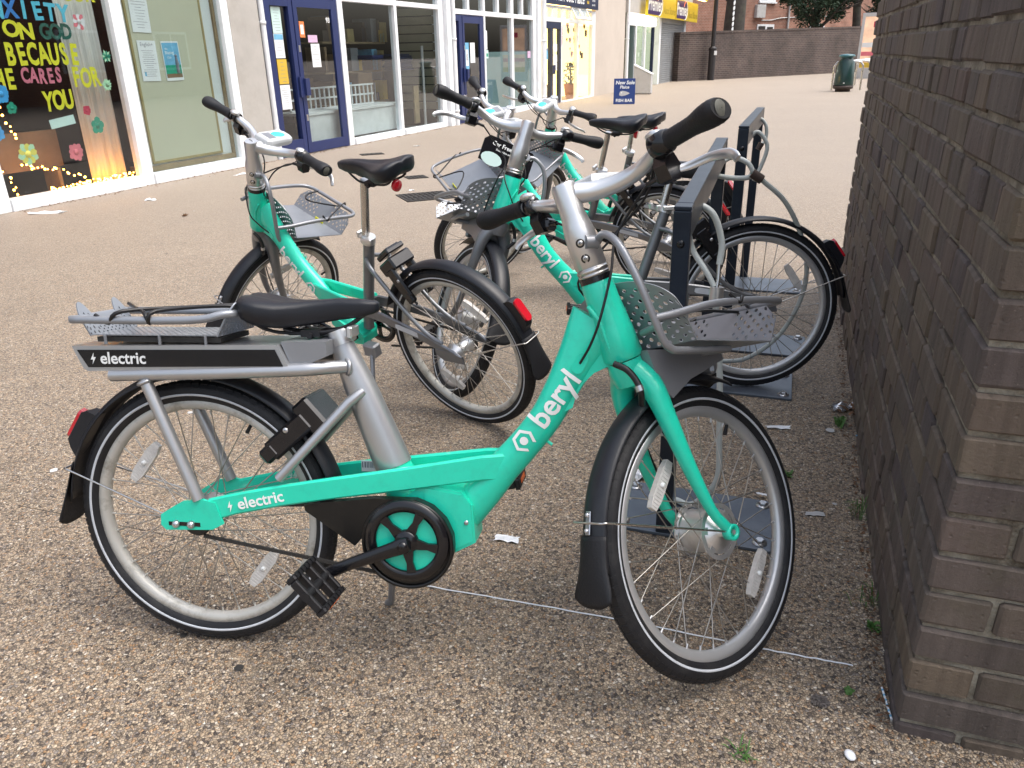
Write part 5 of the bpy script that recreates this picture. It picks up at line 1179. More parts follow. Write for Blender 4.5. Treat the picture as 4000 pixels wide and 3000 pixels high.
def m_lock_bolt(ang):
    mb = MB(); T = Matrix.Translation((0, 0, RT)) @ Matrix.Rotation(-R_(ang), 4, 'Y'); mb.lathe([(.001, -.0555), (.005, -.0555), (.006, -.053)], 10, 'y', T=T, c=(.30, 0, .012)); mb.lathe([(.001, .0555), (.005, .0555), (.006, .053)], 10, 'y', T=T, c=(.30, 0, .012)); return mb
def perf(mb, W_, H_, nu, nv, fmap, hole=.32, holes=lambda i, j: True):
    """Perforated sheet: each cell is a quad or a quad with an eight-sided hole; fmap maps (u,v) to 3D."""
    for j in range(nv):
        for i in range(nu):
            o = .0; u0, u1, v0, v1 = i / nu, (i + 1) / nu, j / nv, (j + 1) / nv; cu, cv = (u0 + u1) / 2, (v0 + v1) / 2
            cor = [(u0, v0), (cu, v0), (u1, v0), (u1, cv), (u1, v1), (cu, v1), (u0, v1), (u0, cv)]
            if (i + j) % 2 == 0 and holes(i, j):
                h = [(cu + hole * 1.35 * math.cos(R_(a)) / nu, cv + hole * 1.35 * math.sin(R_(a)) / nv * 1.0) for a in (225, 270, 315, 0, 45, 90, 135, 180)]
                vs = [fmap(*p) for p in cor + h]; mb.add(vs, [(k, (k + 1) % 8, 8 + (k + 1) % 8, 8 + k) for k in range(8)], 0)
            else: mb.add([fmap(*p) for p in cor], [tuple(range(8))], 0)
    return mb
def thick(o, t=.0022):
    m = o.modifiers.new('sheet', 'SOLIDIFY'); m.thickness = t; m.offset = 0; return o
def m_basket_back():
    mb = MB()
    def f(u, v):
        y = -.142 + .284 * u; top = .055 + .072 * math.sqrt(max(0., 1 - (y / .142) ** 2)); h = top * v; return (.940 - .50 * h - .02 * (1 - v) * 0, y, .664 + h)
    return perf(mb, 1, 1, 21, 12, f, .27, lambda i, j: j < 11)
def m_basket_front():
    mb = MB()
    def f(u, v):
        y = -.142 + .284 * u; e_ = abs(y) / .142; top = .078 - .03 * max(0, e_ - .8) / .2; h = top * v; return (1.168 + .50 * h, y, .664 + h)
    return perf(mb, 1, 1, 25, 7, f, .27, lambda i, j: not (9 <= i <= 14) and 0 < j < 7)
def m_basket_floor():
    mb = MB(); mb.add([(x, y, .664) for x, y in ((.940, -.142), (1.168, -.142), (1.168, .142), (.940, .142))], [(0, 1, 2, 3)]); return mb
def m_basket_rail():
    mb = MB()
    for s in (-1, 1):
        if s > 0: mb.tube([tuple(v) for v in spline([(.935, .110, .650), (1.0, .12, .650), (1.065, .115, .652)], 6)], .0074, 12)
        else: mb.tube([tuple(v) for v in spline([(.822, s * .026, .862), (.812, s * .060, .868), (.808, s * .098, .838), (.822, s * .120, .775), (.848, s * .126, .705), (.868, s * .126, .664), (.885, s * .126, .650), (.915, s * .126, .646), (1.065, s * .115, .652)], 6)], .0074, 12)
        mb.tube([tuple(v) for v in spline([(.848 if s < 0 else .89, s * .126, .702), (.90 if s < 0 else .93, s * .138, .712), (.985, s * .148, .730), (1.10, s * .150, .742), (1.19, s * .148, .746), (1.222, s * .125, .748), (1.228, s * .08, .748), (1.228, 0, .748)], 6)], .0074, 12)
        mb.tube([(1.065, s * .115, .652), (1.065, 0, .655)], .0074, 10); s < 0 and mb.tube([(.822, s * .03, .862), (.798, s * .022, .862)], .013, 12)
    mb.tube([(.858, -.126, .690), (.900, -.05, .690)], .007, 10)
    return mb
def m_housing():
    mb = MB(); mb.prism([(.905, .658), (1.12, .662), (1.13, .640), (1.02, .600), (.965, .565), (.935, .585)], -.052, .052); mb.box((1.128, 0, .628), (.02, .06, .03), bev=.006); return mb
def m_fork():
    mb = MB()
    mb.tube([tuple(axp(z)) for z in (.646, .625, .60)], [.0345, .036, .030], 22)
    for s in (-1, 1):
        mb.tube([tuple(v) for v in spline([(.903, s * .006, .625), (.915, s * .026, .608), (.925, s * .042, .580), (.945, s * .050, .525), (.985, s * .055, .435), (1.035, s * .058, .345), (1.074, s * .060, .305)], 4)], [.031 - .020 * min(1, i / 20) for i in range(25)], 16)
        mb.lathe([(.010, -.009), (.0165, -.009), (.0165, .009), (.010, .009)], 20, 'y', c=(1.0832, s * .062, .295), closed=True)
        mb.lathe([(.001, -.005), (.0095, -.005), (.0095, .005), (.001, .005)], 16, 'y', c=(1.0832, s * .060, .295), mat=0)
    return mb
def m_stem():
    mb = MB(); zs = [(.822, .027), (.8245, .0305), (.884, .0295), (.898, .0275), (.918, .0235), (.968, .0235), (.975, .021)]
    mb.tube([tuple(axp(z)) for z, r in zs], [r for z, r in zs], 26)
    return mb
def m_stem_bolts(part):
    mb = MB(); d = Vector((-.80, -.60, -.28)).normalized(); z_ = AX; x_ = d.cross(z_).normalized(); 
    for z in (.840, .868):
        c = axp(z) + d * .0292; T = Matrix(((x_.x, d.x, z_.x, c.x), (x_.y, d.y, z_.y, c.y), (x_.z, d.z, z_.z, c.z), (0, 0, 0, 1)))
        if part == 0: mb.lathe([(.001, .0010), (.0085, .0008), (.0085, -.004)], 16, 'y', T=T)
        else: mb.lathe([(.0022, .0020), (.0052, .0020), (.0056, -.001)], 12, 'y', T=T)
    return mb
def m_bar():
    P = [(.772, 0, .957)]; half = [(.795, .010, .957), (.822, .034, .958), (.846, .068, .964), (.860, .105, .974), (.860, .138, .984), (.852, .168, .992), (.842, .20, .996), (.830, .31, 1.0)]
    r0 = [.020, .0185, .0165, .015, .0138, .0125, .0118, .0112]
    mb = MB()
    for s in (-1, 1):
        pts = spline([(x, s * y, z) for x, y, z in half], 5); n = len(pts); mb.tube([tuple(p) for p in pts], [r0[min(7, i // 5)] + (r0[min(7, i // 5 + 1)] - r0[min(7, i // 5)]) * (i % 5) / 5 for i in range(n)], 16)
    mb.tube([(.775, 0, .957), (.81, 0, .955)], .0225, 16)
    return mb
def m_grip(s):
    mb = MB(); P = []; R1 = []; F = []
    for i in range(29):
        t = i / 28; y = .196 + .130 * t; x = .8425 - .0125 * t - .004 * t * t; z = .996 + .004 * t
        r = .0185 if t < .10 else (.0162 + .0008 * (i % 2) + .004 * smooth(.45, .85, t) - .003 * smooth(.93, 1., t)); P.append((x, s * y, z)); R1.append(r); F.append((1, 1 + .28 * smooth(.4, .8, t)))
    mb.tube(P, R1, 20, upv=(0, 0, 1), flat=F); return mb
def m_lever_body(s):
    mb = MB(); mb.lathe([(.0125, -.011), (.019, -.010), (.019, .010), (.0125, .011)], 16, 'y', c=(.848, s * .178, .994), closed=True)
    mb.prism([(.850, .990), (.872, .985), (.890, .965), (.884, .940), (.860, .936), (.846, .960)], *sorted((s * .160, s * .188))); mb.box((.874, s * .165, .952), (.03, .036, .026), bev=.006); mb.tube([(.868, s * .155, .950), (.866, s * .125, .946)], .005, 8)
    return mb
def m_lever(s):
    P = spline([(.880, s * .180, .958), (.898, s * .200, .962), (.908, s * .235, .966), (.906, s * .270, .960), (.896, s * .292, .948), (.893, s * .300, .938)], 5)
    n = len(P); return MB().tube([tuple(p) for p in P], [.0055 + .0015 * math.sin(math.pi * i / n) for i in range(n)], 12, flat=(.55, 1.3), upv=(1, 0, 0))
def m_shifter(s):
    mb = MB(); mb.lathe([(.0125, -.020), (.020, -.017), (.0235, .0), (.0225, .017), (.0185, .020)], 20, 'y', c=(.8425, s * .188, .996)); return mb
def m_shift_cap(s):
    mb = MB(); mb.sphere((.838, s * .178, 1.012), .017, 0, 14, 8, sc_=(1.0, 1.1, .55)); return mb
def m_computer():
    mb = MB(); T = Matrix.Translation((.878, 0, .986)) @ Matrix.Rotation(R_(-10), 4, 'Y')
    prof = [(-.058, -.018), (-.060, -.034), (-.045, -.040), (.035, -.040), (.052, -.032), (.058, -.015), (.058, .015), (.052, .032), (.035, .040), (-.045, .040), (-.060, .034), (-.058, .018)]
    lv = [(-.014, .82), (-.010, .95), (.002, 1.0), (.010, .97), (.0155, .86)]
    n = len(prof); vs = [(x * k, y * k, z) for z, k in lv for x, y in prof]; fs = [tuple(range(n)), tuple(range(len(vs) - n, len(vs)))]
    for i in range(len(lv) - 1):
        for k in range(n): fs.append((i * n + k, i * n + (k + 1) % n, (i + 1) * n + (k + 1) % n, (i + 1) * n + k))
    mb.add(vs, fs, 0, False, T); mb.tube([(.80, 0, .962), (.835, 0, .966)], .012, 10); return mb
def m_teal():
    T = Matrix.Translation((.878, 0, .986)) @ Matrix.Rotation(R_(-10), 4, 'Y'); return MB().sphere((.012, 0, .0145), .024, 0, 20, 8, T=T, sc_=(1.1, 1.0, .16))
def m_screen():
    T = Matrix.Translation((.878, 0, .986)) @ Matrix.Rotation(R_(-10), 4, 'Y'); return MB().box((-.026, 0, .0157), (.030, .048, .0012), 0, T)
def conform(me, ry, rp, name):
    if name in _mc: return _mc[name]
    import bmesh
    m2 = me.copy(); m2.name = 'lettering'; b = bmesh.new(); b.from_mesh(m2)
    for i in range(-9, 10): bmesh.ops.bisect_plane(b, geom=b.verts[:] + b.edges[:] + b.faces[:], plane_co=(0, i * .0035, 0), plane_no=(0, 1, 0))
    b.to_mesh(m2); b.free()
    for v in m2.vertices: v.co.z += ry * math.sqrt(max(.05, 1 - (v.co.y / rp) ** 2)) - ry
    _mc[name] = m2; return m2
def hexlogo():
    if 'hex' in _mc: return _mc['hex']
    SC = 1.
    mb = MB(); o = [(.024 * math.cos(R_(a)), .024 * math.sin(R_(a))) for a in range(0, 360, 60)]; i_ = [(.0175 * math.cos(R_(a)), .0175 * math.sin(R_(a))) for a in range(0, 360, 60)]
    vs = [(x, y, 0) for x, y in o + i_]; mb.add(vs, [(k, (k + 1) % 6, 6 + (k + 1) % 6, 6 + k) for k in range(6) if k != 4]); c = [(.0085 * math.cos(R_(a)), .0085 * math.sin(R_(a)), 0) for a in range(0, 360, 24)]; mb.add(c, [tuple(range(15))])
    me = conform(mb.mesh('logo', 'text_white'), .028, .041, 'hex'); return me
def bolt_sym():
    if 'boltsym' in _mc: return _mc['boltsym']
    me = MB().prism([(.002, .012), (-.006, -.002), (-.0005, -.002), (-.003, -.012), (.006, .003), (.0005, .003)], 0, .0005, 'xy').mesh('symbol', 'text_white'); _mc['boltsym'] = me; return me
def bicycle(label, pose, steer, E=False, saddle_top=.80, number='', dirty=True, spins=(0., 0.), extra=None):
    X, Y, Z, yaw, lean, pitch = pose
    root = empty('bicycle'); root.matrix_basis = Matrix.Translation((X, Y, Z)) @ Matrix.Rotation(yaw, 4, 'Z') @ Matrix.Rotation(-lean, 4, 'X') @ Matrix.Rotation(pitch, 4, 'Y')
    tag(root, label, 'bicycle', 'green and grey hire bicycles around the cycle stands')
    k = 'E' if E else 'S'; S = steer_m(steer)
    fcol = 'silver' if E else 'grey_paint'
    ff = link('front_frame', cached(k + '|front_frame', lambda: m_front_frame(E), 'green'), root)
    rf = link('rear_frame', cached(k + '|rear_frame', lambda: m_rear_frame(E), fcol), root)
    link('headset_ring', cached('headset', lambda: MB().tube([tuple(axp(.796)), tuple(axp(.806))], .0305, 22), 'black'), root)
    # lettering on the down tube, both sides
    tm = text_mesh('beryl', .062, .0003, .0012, mat='text_white'); tm = conform(tm, .028, .041, 'beryl_c')
    TD = Vector((.585, 0, .811)); TU = (-.811, 0, .585)
    for s in (-1, 1):
        link('lettering', tm, ff, frame((.764, s * .0298, .571) if s < 0 else (.742, s * .0298, .532), TD * -s, TU)); link('logo', hexlogo(), ff, frame((.703, s * .0300, .487) if s < 0 else (.672, s * .0305, .440), TD * -s, TU))
    # seat
    kk = (saddle_top - .05 - .69); sx = .325 - kk * .373
    sadm = Matrix.Translation((sx - .045, 0, saddle_top - .018)) @ Matrix.Rotation(R_(-2), 4, 'Y')
    top = Vector((sx, 0, saddle_top - .065)); bot = Vector((.322, 0, .665)) if not E else Vector((.332, 0, .66))
    link('seat_post', MB().tube([tuple(bot), tuple(top)], .0135, 16).mesh('seat_post', 'steel'), root)
    link('seat_clamp', cached(k + '|seat_clamp', lambda: MB().tube([(.3155, 0, .645), (.307, 0, .668)] if not E else [(.333, 0, .672), (.323, 0, .70)], .0245 if E else .023, 18).box((.345 if E else .333, 0, .690 if E else .660), (.025, .022, .024), bev=.004).box((.300, .024, .660 if not E else .69), (.05, .008, .016), bev=.003).box((.36, -.02, .668 if not E else .70), (.012, .045, .022), bev=.003), 'bar_silver'), root)
    sd = link('saddle', cached('saddle', m_saddle, 'saddle'), root, sadm); link('saddle_rail', cached('saddle_rail', m_saddle_rail, 'black_matt'), sd)
    if not E: link('seat_reflector', cached('seat_reflector', lambda: MB().lathe([(.001, -.006), (.018, -.006), (.019, 0), (.018, .006), (.001, .006)], 20, 'z'), 'red_lens'), sd, Matrix.Translation((-.095, .0, -.055)) @ Matrix.Rotation(R_(80), 4, 'Y'))
    # wheels
    wheel(root, 'rear', Matrix.Translation((0, 0, RT)), dirty, spins[0]); wheel(root, 'front', S @ Matrix.Translation(FWC), False if E else dirty, spins[1])
    # rear mudguard
    C0 = Matrix.Translation((0, 0, RT))
    a0 = 16 if E else 22
    fd = link('mudguard', cached(k + '|rear_mudguard', lambda: fender_arc(MB(), .321, a0, 176), 'fender'), root, C0)
    lb = link('tail_lamp', cached('tail_lamp', lambda: MB().prism([(.312, -.050), (.336, -.046), (.345, -.036), (.345, .036), (.332, .050), (.312, .062)], -.017, .017), 'fender'), fd, Matrix.Rotation(-R_(146), 4, 'Y'))
    link('red_lens', cached('red_lens', lambda: MB().prism([(p[0] * .0145, p[1]) for p in [(-1, -.028), (-.7, -.035), (0, -.039), (.7, -.035), (1, -.028), (1, .028), (.7, .035), (0, .039), (-.7, .035), (-1, .028)]], .344, .353, 'yz'), 'red_lens'), lb)
    link('mudflap', cached('rear_flap', lambda: m_flap(160, 186, .324, .012), 'rubber'), fd); link('strut', cached('rear_strut', lambda: m_strut(162, .070), 'steel'), fd)
    # front mudguard
    ffd = link('mudguard', cached('front_mudguard', lambda: fender_arc(MB(), .321, 72, 186), 'fender'), root, S @ Matrix.Translation(FWC))
    link('mudflap', cached('front_flap', lambda: m_flap(174, 196, .324, .016), 'rubber'), ffd); link('strut', cached('front_strut', lambda: m_strut(170, .064), 'steel'), ffd)
    link('strut_clip', cached('strut_clip', lambda: MB().box((0, 0, 0), (.003, .012, .042), bev=.001).sphere((-.003, 0, .014), .0045, 0, 8, 6).sphere((-.003, 0, -.014), .0045, 0, 8, 6), 'bolt'), ffd, Matrix.Rotation(-R_(170), 4, 'Y') @ Matrix.Translation((.3235, 0, 0)) @ Matrix.Rotation(math.pi, 4, 'Y'))
    # fork and steering
    link('fork', cached(k + '|fork', m_fork, 'green' if E else 'grey_paint'), root, S)
    link('stem', cached('stem', m_stem, 'bar_silver' if E else 'silver'), root, S); link('bolt_recess', cached('bolt_recess', lambda: m_stem_bolts(0), 'iron'), root, S); link('stem_bolt', cached('stem_bolts', lambda: m_stem_bolts(1), 'steel'), root, S); link('headset', cached('headset_cup', lambda: MB().tube([tuple(axp(z)) for z in (.8062, .8085, .811, .8112, .8135, .8137, .820, .8202, .8225)], [.0285, .0300, .0300, .0288, .0288, .0302, .0302, .0290, .0285], 26), 'steel'), root, S)
    hb = link('handlebar', cached('handlebar', m_bar, 'bar_silver'), root, S)
    for s in (-1, 1):
        link('grip', cached(f'grip{s}', lambda: m_grip(s), 'rubber'), hb); link('grip_end', cached(f'ge{s}', lambda: MB().lathe([(.001, s * .3275), (.0125, s * .3272), (.0150, s * .3255)], 18, 'y', c=(.826, 0, 1.0)), 'grip_cap'), hb); link('lever_body', cached(f'lb{s}', lambda: m_lever_body(s), 'black'), hb); link('brake_lever', cached(f'bl{s}', lambda: m_lever(s), 'bar_silver'), hb)
    link('gear_shifter', cached('shifter', lambda: m_shifter(-1), 'black'), hb); link('shifter_cap', cached('shiftcap', lambda: m_shift_cap(-1), 'bar_silver'), hb); link('bell', cached('bell', lambda: m_shift_cap(1), 'bar_silver'), hb)
    cm = link('computer', cached('computer', m_computer, 'white_case'), root, S); link('teal_dome', cached('teal', m_teal, 'teal'), cm); link('screen', cached('screen', m_screen, 'rack_grey'), cm)
    link('brake_hose', cached('crown_hose', lambda: MB().tube([tuple(v) for v in spline([(.846, -.020, .636), (.858, -.040, .622), (.868, -.052, .600), (.874, -.055, .578), (.890, -.040, .556)], 5)], .0062, 10), 'cable_black'), root, S)
    link('hose_clip', cached('hose_clip', lambda: MB().tube([(.8705, -.0535, .591), (.8732, -.0550, .581)], .0078, 14), 'bolt'), root, S)
    # basket
    thick(link('basket_back', cached('basket_back', m_basket_back, 'rack_grey'), root, S)); thick(link('basket_front', cached('basket_front', m_basket_front, 'plate_grey'), root, S)); fl = thick(link('basket_floor', cached('basket_floor', m_basket_floor, 'plate_grey'), root, S))
    link('basket_rail', cached('basket_rail', m_basket_rail, 'rack_grey'), root, S); link('lamp_housing', cached('housing', m_housing, 'rack_grey'), root, S)
    link('yellow_sticker', cached('sticker', lambda: MB().box((1.158, -.02, .672), (.003, .045, .012)), 'yellow'), root, S)
    link('bungee', cached('bungee', lambda: MB().tube([tuple(v) for v in spline([(1.228, .08, .752), (1.18, .09, .735), (1.10, .0, .748), (1.228, -.05, .742), (1.236, -.06, .76), (1.21, -.065, .75), (1.08, -.148, .748), (1.06, -.155, .735), (1.04, -.148, .752)], 5)], .0035, 8), 'cable_black'), root, S)
    link('lamp', cached('front_lamp', lambda: MB().lathe([(.001, -.012), (.018, -.010), (.02, .01), (.001, .014)], 16, 'x', c=(1.14, 0, .632)), 'reflector'), root, S)
    # drive train
    link('chain', cached('chain', m_chain, 'iron'), root)
    if E: link('chain_guard', cached('guard', m_guard, 'guard_black'), root); link('cover_disc', cached('cover_disc', lambda: MB().lathe([(.001, -.0625), (.066, -.0625), (.066, -.061), (.001, -.061)], 36, 'y', c=(.467, 0, .28), smooth=False), 'green'), root)
    cr_ = link('chainring', cached('chainring', m_chainring, 'black'), root)
    for s in (-1, 1):
        ck = link('crank', cached(f'crank{s}', lambda: m_crank(s), 'black'), root); d = Vector((-.172, 0, -.068)).normalized() * (-s) * -1
        d = Vector((-.172, 0, -.068)).normalized() if s < 0 else Vector((.172, 0, .068)).normalized(); c1 = Vector((.467, s * .10, .280)) + d * .170
        pd = link('pedal', cached('pedal', m_pedal, 'black_matt'), ck, Matrix.Translation((c1.x, s * .155, c1.z)) @ Matrix.Rotation(R_(48 if s < 0 else -10), 4, 'Y'))
        link('pedal_reflector', cached('ped_ref', lambda: MB().box((.0485, 0, 0), (.002, .05, .010)), 'orange'), pd)
    # kickstand on the left
    link('kickstand', cached('kickstand', lambda: MB().box((.405, .045, .235), (.06, .04, .05), bev=.006).tube([(.40, .055, .225), (.375, .11, .13), (.355, .150, .035), (.345, .160, .022)], [.009, .0085, .0075, .011], 12), 'rack_grey'), root)
    # ring lock
    ang = 41 if E else 55
    lk = link('ring_lock', cached(k + '|ring_lock', lambda: m_lock(ang, not E), 'black'), root); link('lock_bolt', cached(k + '|lock_bolt', lambda: m_lock_bolt(ang), 'bolt'), lk)
    # cables
    def W(P): return tuple(S @ Vector(P))
    ca = MB(); hd = (.812, -.029, .643); hd2 = (.812, .029, .643)
    ca.tube([tuple(v) for v in spline([W((.866, -.125, .946)), W((.875, -.07, .915)), W((.86, -.04, .87)), W((.835, -.045, .80)), (.850, -.055, .73), (.832, -.045, .68), hd], 6)], .0026, 8)
    ca.tube([tuple(v) for v in spline([W((.866, .125, .946)), W((.890, .06, .905)), W((.875, .02, .85)), W((.87, .045, .78)), W((.93, .05, .68)), W((.935, .045, .60)), W((1.0, .052, .45)), W((1.07, .055, .33))], 6)], .0026, 8)
    ca.tube([tuple(v) for v in spline([W((.850, -.165, .985)), W((.888, -.10, .935)), W((.875, -.02, .88)), W((.83, .04, .80)), (.85, .055, .73), (.832, .045, .68), hd2], 6)], .0024, 8)
    link('brake_cables', ca.mesh('brake_cables', 'cable_black'), root)
    if E:
        # battery box, carrier
        bx_ = link('battery', cached('battery', lambda: MB().prism([(-.226, .672), (.222, .678), (.242, .636), (.235, .629), (-.195, .620), (-.205, .626)], -.070, .070), 'silver'), root)
        link('side_panel', cached('sp', lambda: MB().prism([(-.214, .664), (.217, .669), (.232, .636), (-.192, .628)], -.0715, -.0701).prism([(-.214, .664), (.217, .669), (.232, .636), (-.192, .628)], .0701, .0715), 'black'), bx_)
        link('lettering', text_mesh('electric', .034, .0003, .0006, mat='text_white', align='LEFT'), bx_, frame((-.163, -.0719, .6465), (1, 0, .012), (0, 0, 1))); link('symbol', bolt_sym(), bx_, frame((-.178, -.0719, .6465), (1, 0, 0), (0, 0, 1)))
        link('mount_plate', cached('mp', lambda: MB().prism([(.224, .682), (.318, .684), (.318, .655), (.255, .628), (.243, .634)], -.058, .058), 'rack_grey'), root)
        def tray():
            mb = MB(); perf(mb, 1, 1, 40, 16, lambda u, v: (-.175 + .275 * u, -.062 + .124 * v, .694), .26)
            return mb
        thick(link('tray_floor', cached('tray', tray, 'plate_grey'), root), .002)
        for x0, sg in ((-.175, -1), (.10, 1)):
            def ep_(x0=x0, sg=sg):
                mb = MB()
                def f(u, v):
                    y = -.075 + .15 * u; e_ = abs(abs(y) - .055) / .02; h = (.036 + .030 * max(0, 1 - e_ ** 2)) * v; return (x0 + sg * .55 * h, y, .694 + h)
                return perf(mb, 1, 1, 24, 7, f, .28, lambda i, j: j < 5)
            thick(link('tray_end', cached(f'te{sg}', ep_, 'plate_grey'), root), .003)
        def rr():
            mb = MB(); L = [(-.20, -.070), (-.185, -.088), (.05, -.088), (.115, -.075), (.135, -.045), (.135, .045), (.115, .075), (.05, .088), (-.185, .088), (-.20, .070)]
            mb.tube([tuple(v) for v in spline([(x, y, .728 + .010 * (x > .1)) for x, y in L], 4, closed=True)], .0080, 12, closed=True)
            for x in (-.15, -.03, .07):
                for y in (-.066, .066): mb.tube([(x, y, .694), (x, y, .676)], .003, 8)
            return mb
        link('carrier_rail', cached('carrier_rail', rr, 'plate_grey'), root)
        link('bungee', cached('bungee_r', lambda: MB().tube([tuple(v) for v in spline([(-.15, -.088, .738), (-.12, -.09, .722), (-.09, -.088, .745), (0, .03, .742), (.09, .085, .742), (.10, .09, .73), (.05, .05, .742), (-.02, -.085, .745), (-.03, -.092, .722), (-.045, -.085, .742), (-.12, .0, .742), (-.185, .07, .745)], 5)], .0042, 8), 'cable_black'), root)
        link('tray_base', MB().box((-.038, 0, .6845), (.272, .116, .010)).mesh('tray_base', 'iron'), root)
        for s in (-1, 1):
            for x in (-.030, .004): link('axle_bolt', cached('ab', lambda: MB().lathe([(.001, -.009), (.0045, -.009), (.0075, -.006), (.009, 0), (.001, 0)], 12, 'y'), 'bolt'), root, Matrix.Translation((x, s * .0735, .297)) @ (Matrix.Identity(4) if s < 0 else Matrix.Rotation(math.pi, 4, 'Z')))
        link('slot', cached('slot', lambda: MB().box((-.012, -.0737, .297), (.072, .001, .009), bev=.0005), 'black'), root)
        link('lettering', text_mesh('electric', .034, .0003, .0006, mat='text_white', align='LEFT'), ff, frame((.110, -.0716, .344), (1, .055, .21), (-.2, 0, 1))); link('symbol', bolt_sym(), ff, frame((.094, -.0722, .340), (1, .03, .2), (-.2, 0, 1)))
        link('number', text_mesh('4294', .026, .0002, .0004, mat='text_mint'), ff, frame((.165, .0515, .368), (1, -.04, .17), (-.17, 0, 1)))
        link('bar_code_label', cached('bcl', lambda: MB().box((.36, .0447, .400), (.042, .001, .024)), 'paper'), ff)
        bc = MB(); r2 = random.Random(2); x = .342
        while x < .376: w_ = r2.uniform(.0008, .0026); bc.box((x, .0440, .403), (w_, .0006, .013)); x += w_ + r2.uniform(.0008, .002)
        link('bar_code', bc.mesh('bar_code', 'print_grey'), ff)
        link('side_screw', cached('ss', lambda: MB().lathe([(.001, -.003), (.004, -.003), (.005, 0)], 10, 'y'), 'bolt'), ff, Matrix.Translation((.585, -.0385, .315)))
    else:
        for s in (-1, 1):
            link('reflective_strip', cached(f'cs{s}', lambda: MB().prism([(.085, .347), (.09, .343), (.215, .366), (.222, .372), (.218, .384), (.20, .384), (.085, .360)], *sorted((s * .0675, s * .0685)), T=Matrix.Translation((0, s * -.002, 0))), 'stripe'), rf)
        link('number', text_mesh(number, .026, .0002, .0004, mat='text_grey'), rf, frame((.15, -.0545, .364), (-1, -.03, -.17), (-.17, 0, 1)))
        link('fork_strip', cached('fork_strip', lambda: MB().tube([(.962, .0665, .475), (.995, .0675, .410), (1.03, .067, .352)], .006, 8, flat=(1, .4), upv=(1, 0, 0)), 'stripe'), root, S)
    return root

BIKES = {}
BIKES['E'] = bicycle('nearest electric hire bicycle with a battery carrier, green fork and black chain guard', (-.6715, 1.3954, 0.0, -.164, .2009, -.0258), .8632, True, .765, spins=(R_(12), R_(8)))
BIKES['2'] = bicycle('hire bicycle numbered 63107 standing left with its saddle raised high and basket turned right', (-.1236, 2.489, .004, 2.5012, .2165, .0214), -1.6395, False, .930, '63107', spins=(R_(30), R_(40)))
BIKES['3'] = bicycle('hire bicycle numbered 12314 whose rear wheel stands by the brick wall, saddle low', (.8858, 2.6384, .0505, 3.0898, -.1175, .0425), -1.128, False, .812, '12314', dirty=False, spins=(R_(5), R_(60)))
BIKES['4'] = bicycle('hire bicycle numbered 61936 behind the two nearest standard ones, with a card in its basket', (.8284, 3.868, .030, 2.612, .2328, .0321), .9931, False, .915, '61936', spins=(R_(50), R_(20)))
BIKES['5'] = bicycle('furthest hire bicycle, its green tube showing behind the handlebars of the others', (1.05, 4.4396, .042, 2.4736, .232, .034), 1.5234, False, .865, '60412', spins=(R_(15), R_(70)))

# ================================================================== STANDS, CABLES, SMALL THINGS
hd_ = R_(19.4); HV = Vector((math.sin(hd_), math.cos(hd_), 0)); HP = Vector((math.cos(hd_), -math.sin(hd_), 0))
def plate(c, label, rot=19.4):
    e = empty('base_plate', (c[0], c[1], c[2]), -R_(rot), label, 'base plate', 'steel base plates of the cycle stands')
    obj('plate', MB().box((0, 0, .005), (.42, .25, .010)), 'base_plate', e, bevel=.002)
    for x in (-.18, .18):
        for y in (-.095, .095):
            b = MB(); b.lathe([(.001, .0101), (.019, .0101), (.019, .0125), (.001, .0125)], 16, c=(x, y, 0)); b.lathe([(.001, .022), (.010, .022), (.0115, .020), (.0115, .0125)], 6, c=(x, y, 0), smooth=False); obj('bolt', b, 'bolt', e)
    return e
def stand(p0, p1, z0, label, rise=0.):
    p0 = Vector(p0); p1 = Vector(p1); e = empty('cycle_stand', (p0.x, p0.y, z0)); d = (p1 - p0); L = d.length; a = math.atan2(d.y, d.x)
    e.rotation_euler = (0, -math.atan2(rise, L), a); tag(e, label, 'cycle stand', 'dark steel cycle stands beside the brick wall')
    for x in (0, L): obj('post', MB().box((x, 0, .44), (.040, .040, .87)), 'post_blue', e, bevel=.003)
    obj('top_bar', MB().box((L / 2, 0, .846), (L - .041, .038, .078)), 'post_blue', e, bevel=.003)
    obj('hole', MB().lathe([(.001, -.0212), (.009, -.0212), (.009, -.018)], 14, 'x', c=(0, 0, .80)), 'black', e)
    obj('end_cap', MB().box((0, 0, .880), (.0395, .0395, .009)), 'post_blue', e, bevel=.002); obj('end_cap', MB().box((L, 0, .880), (.0395, .0395, .009)), 'post_blue', e, bevel=.002)
    return e
S1a, S1b = (.402, 1.770), (.730, 2.735); S2a, S2b = (.925, 3.16), (1.285, 4.14)
stand(S1a, S1b, .0, 'nearest dark steel cycle stand, crossing behind the electric bicycle handlebar', .042)
stand(S2a, S2b, .040, 'second dark steel cycle stand, further along the brick wall')
plate((.50, 1.845, .0005), 'base plate seen through the front wheel of the electric bicycle')
plate((.84, 2.70, .038), 'base plate under the rear wheel of the bicycle by the wall')
plate((1.03, 3.10, .0405), 'base plate seen through the spokes of the bicycle by the wall')
plate((1.33, 3.98, .0405), 'furthest base plate, behind the second cycle stand')
def cable(pts, label, r=.0085, clampat=None):
    e = empty('lock_cable', pts[0], 0, label, 'lock cable', 'grey sleeved steel lock cables on the stands'); o = Vector(pts[0])
    P = [p - o for p in spline(pts, 10)]; obj('sleeve', MB().tube([tuple(p) for p in P], r, 12), 'sleeve', e)
    return e, o
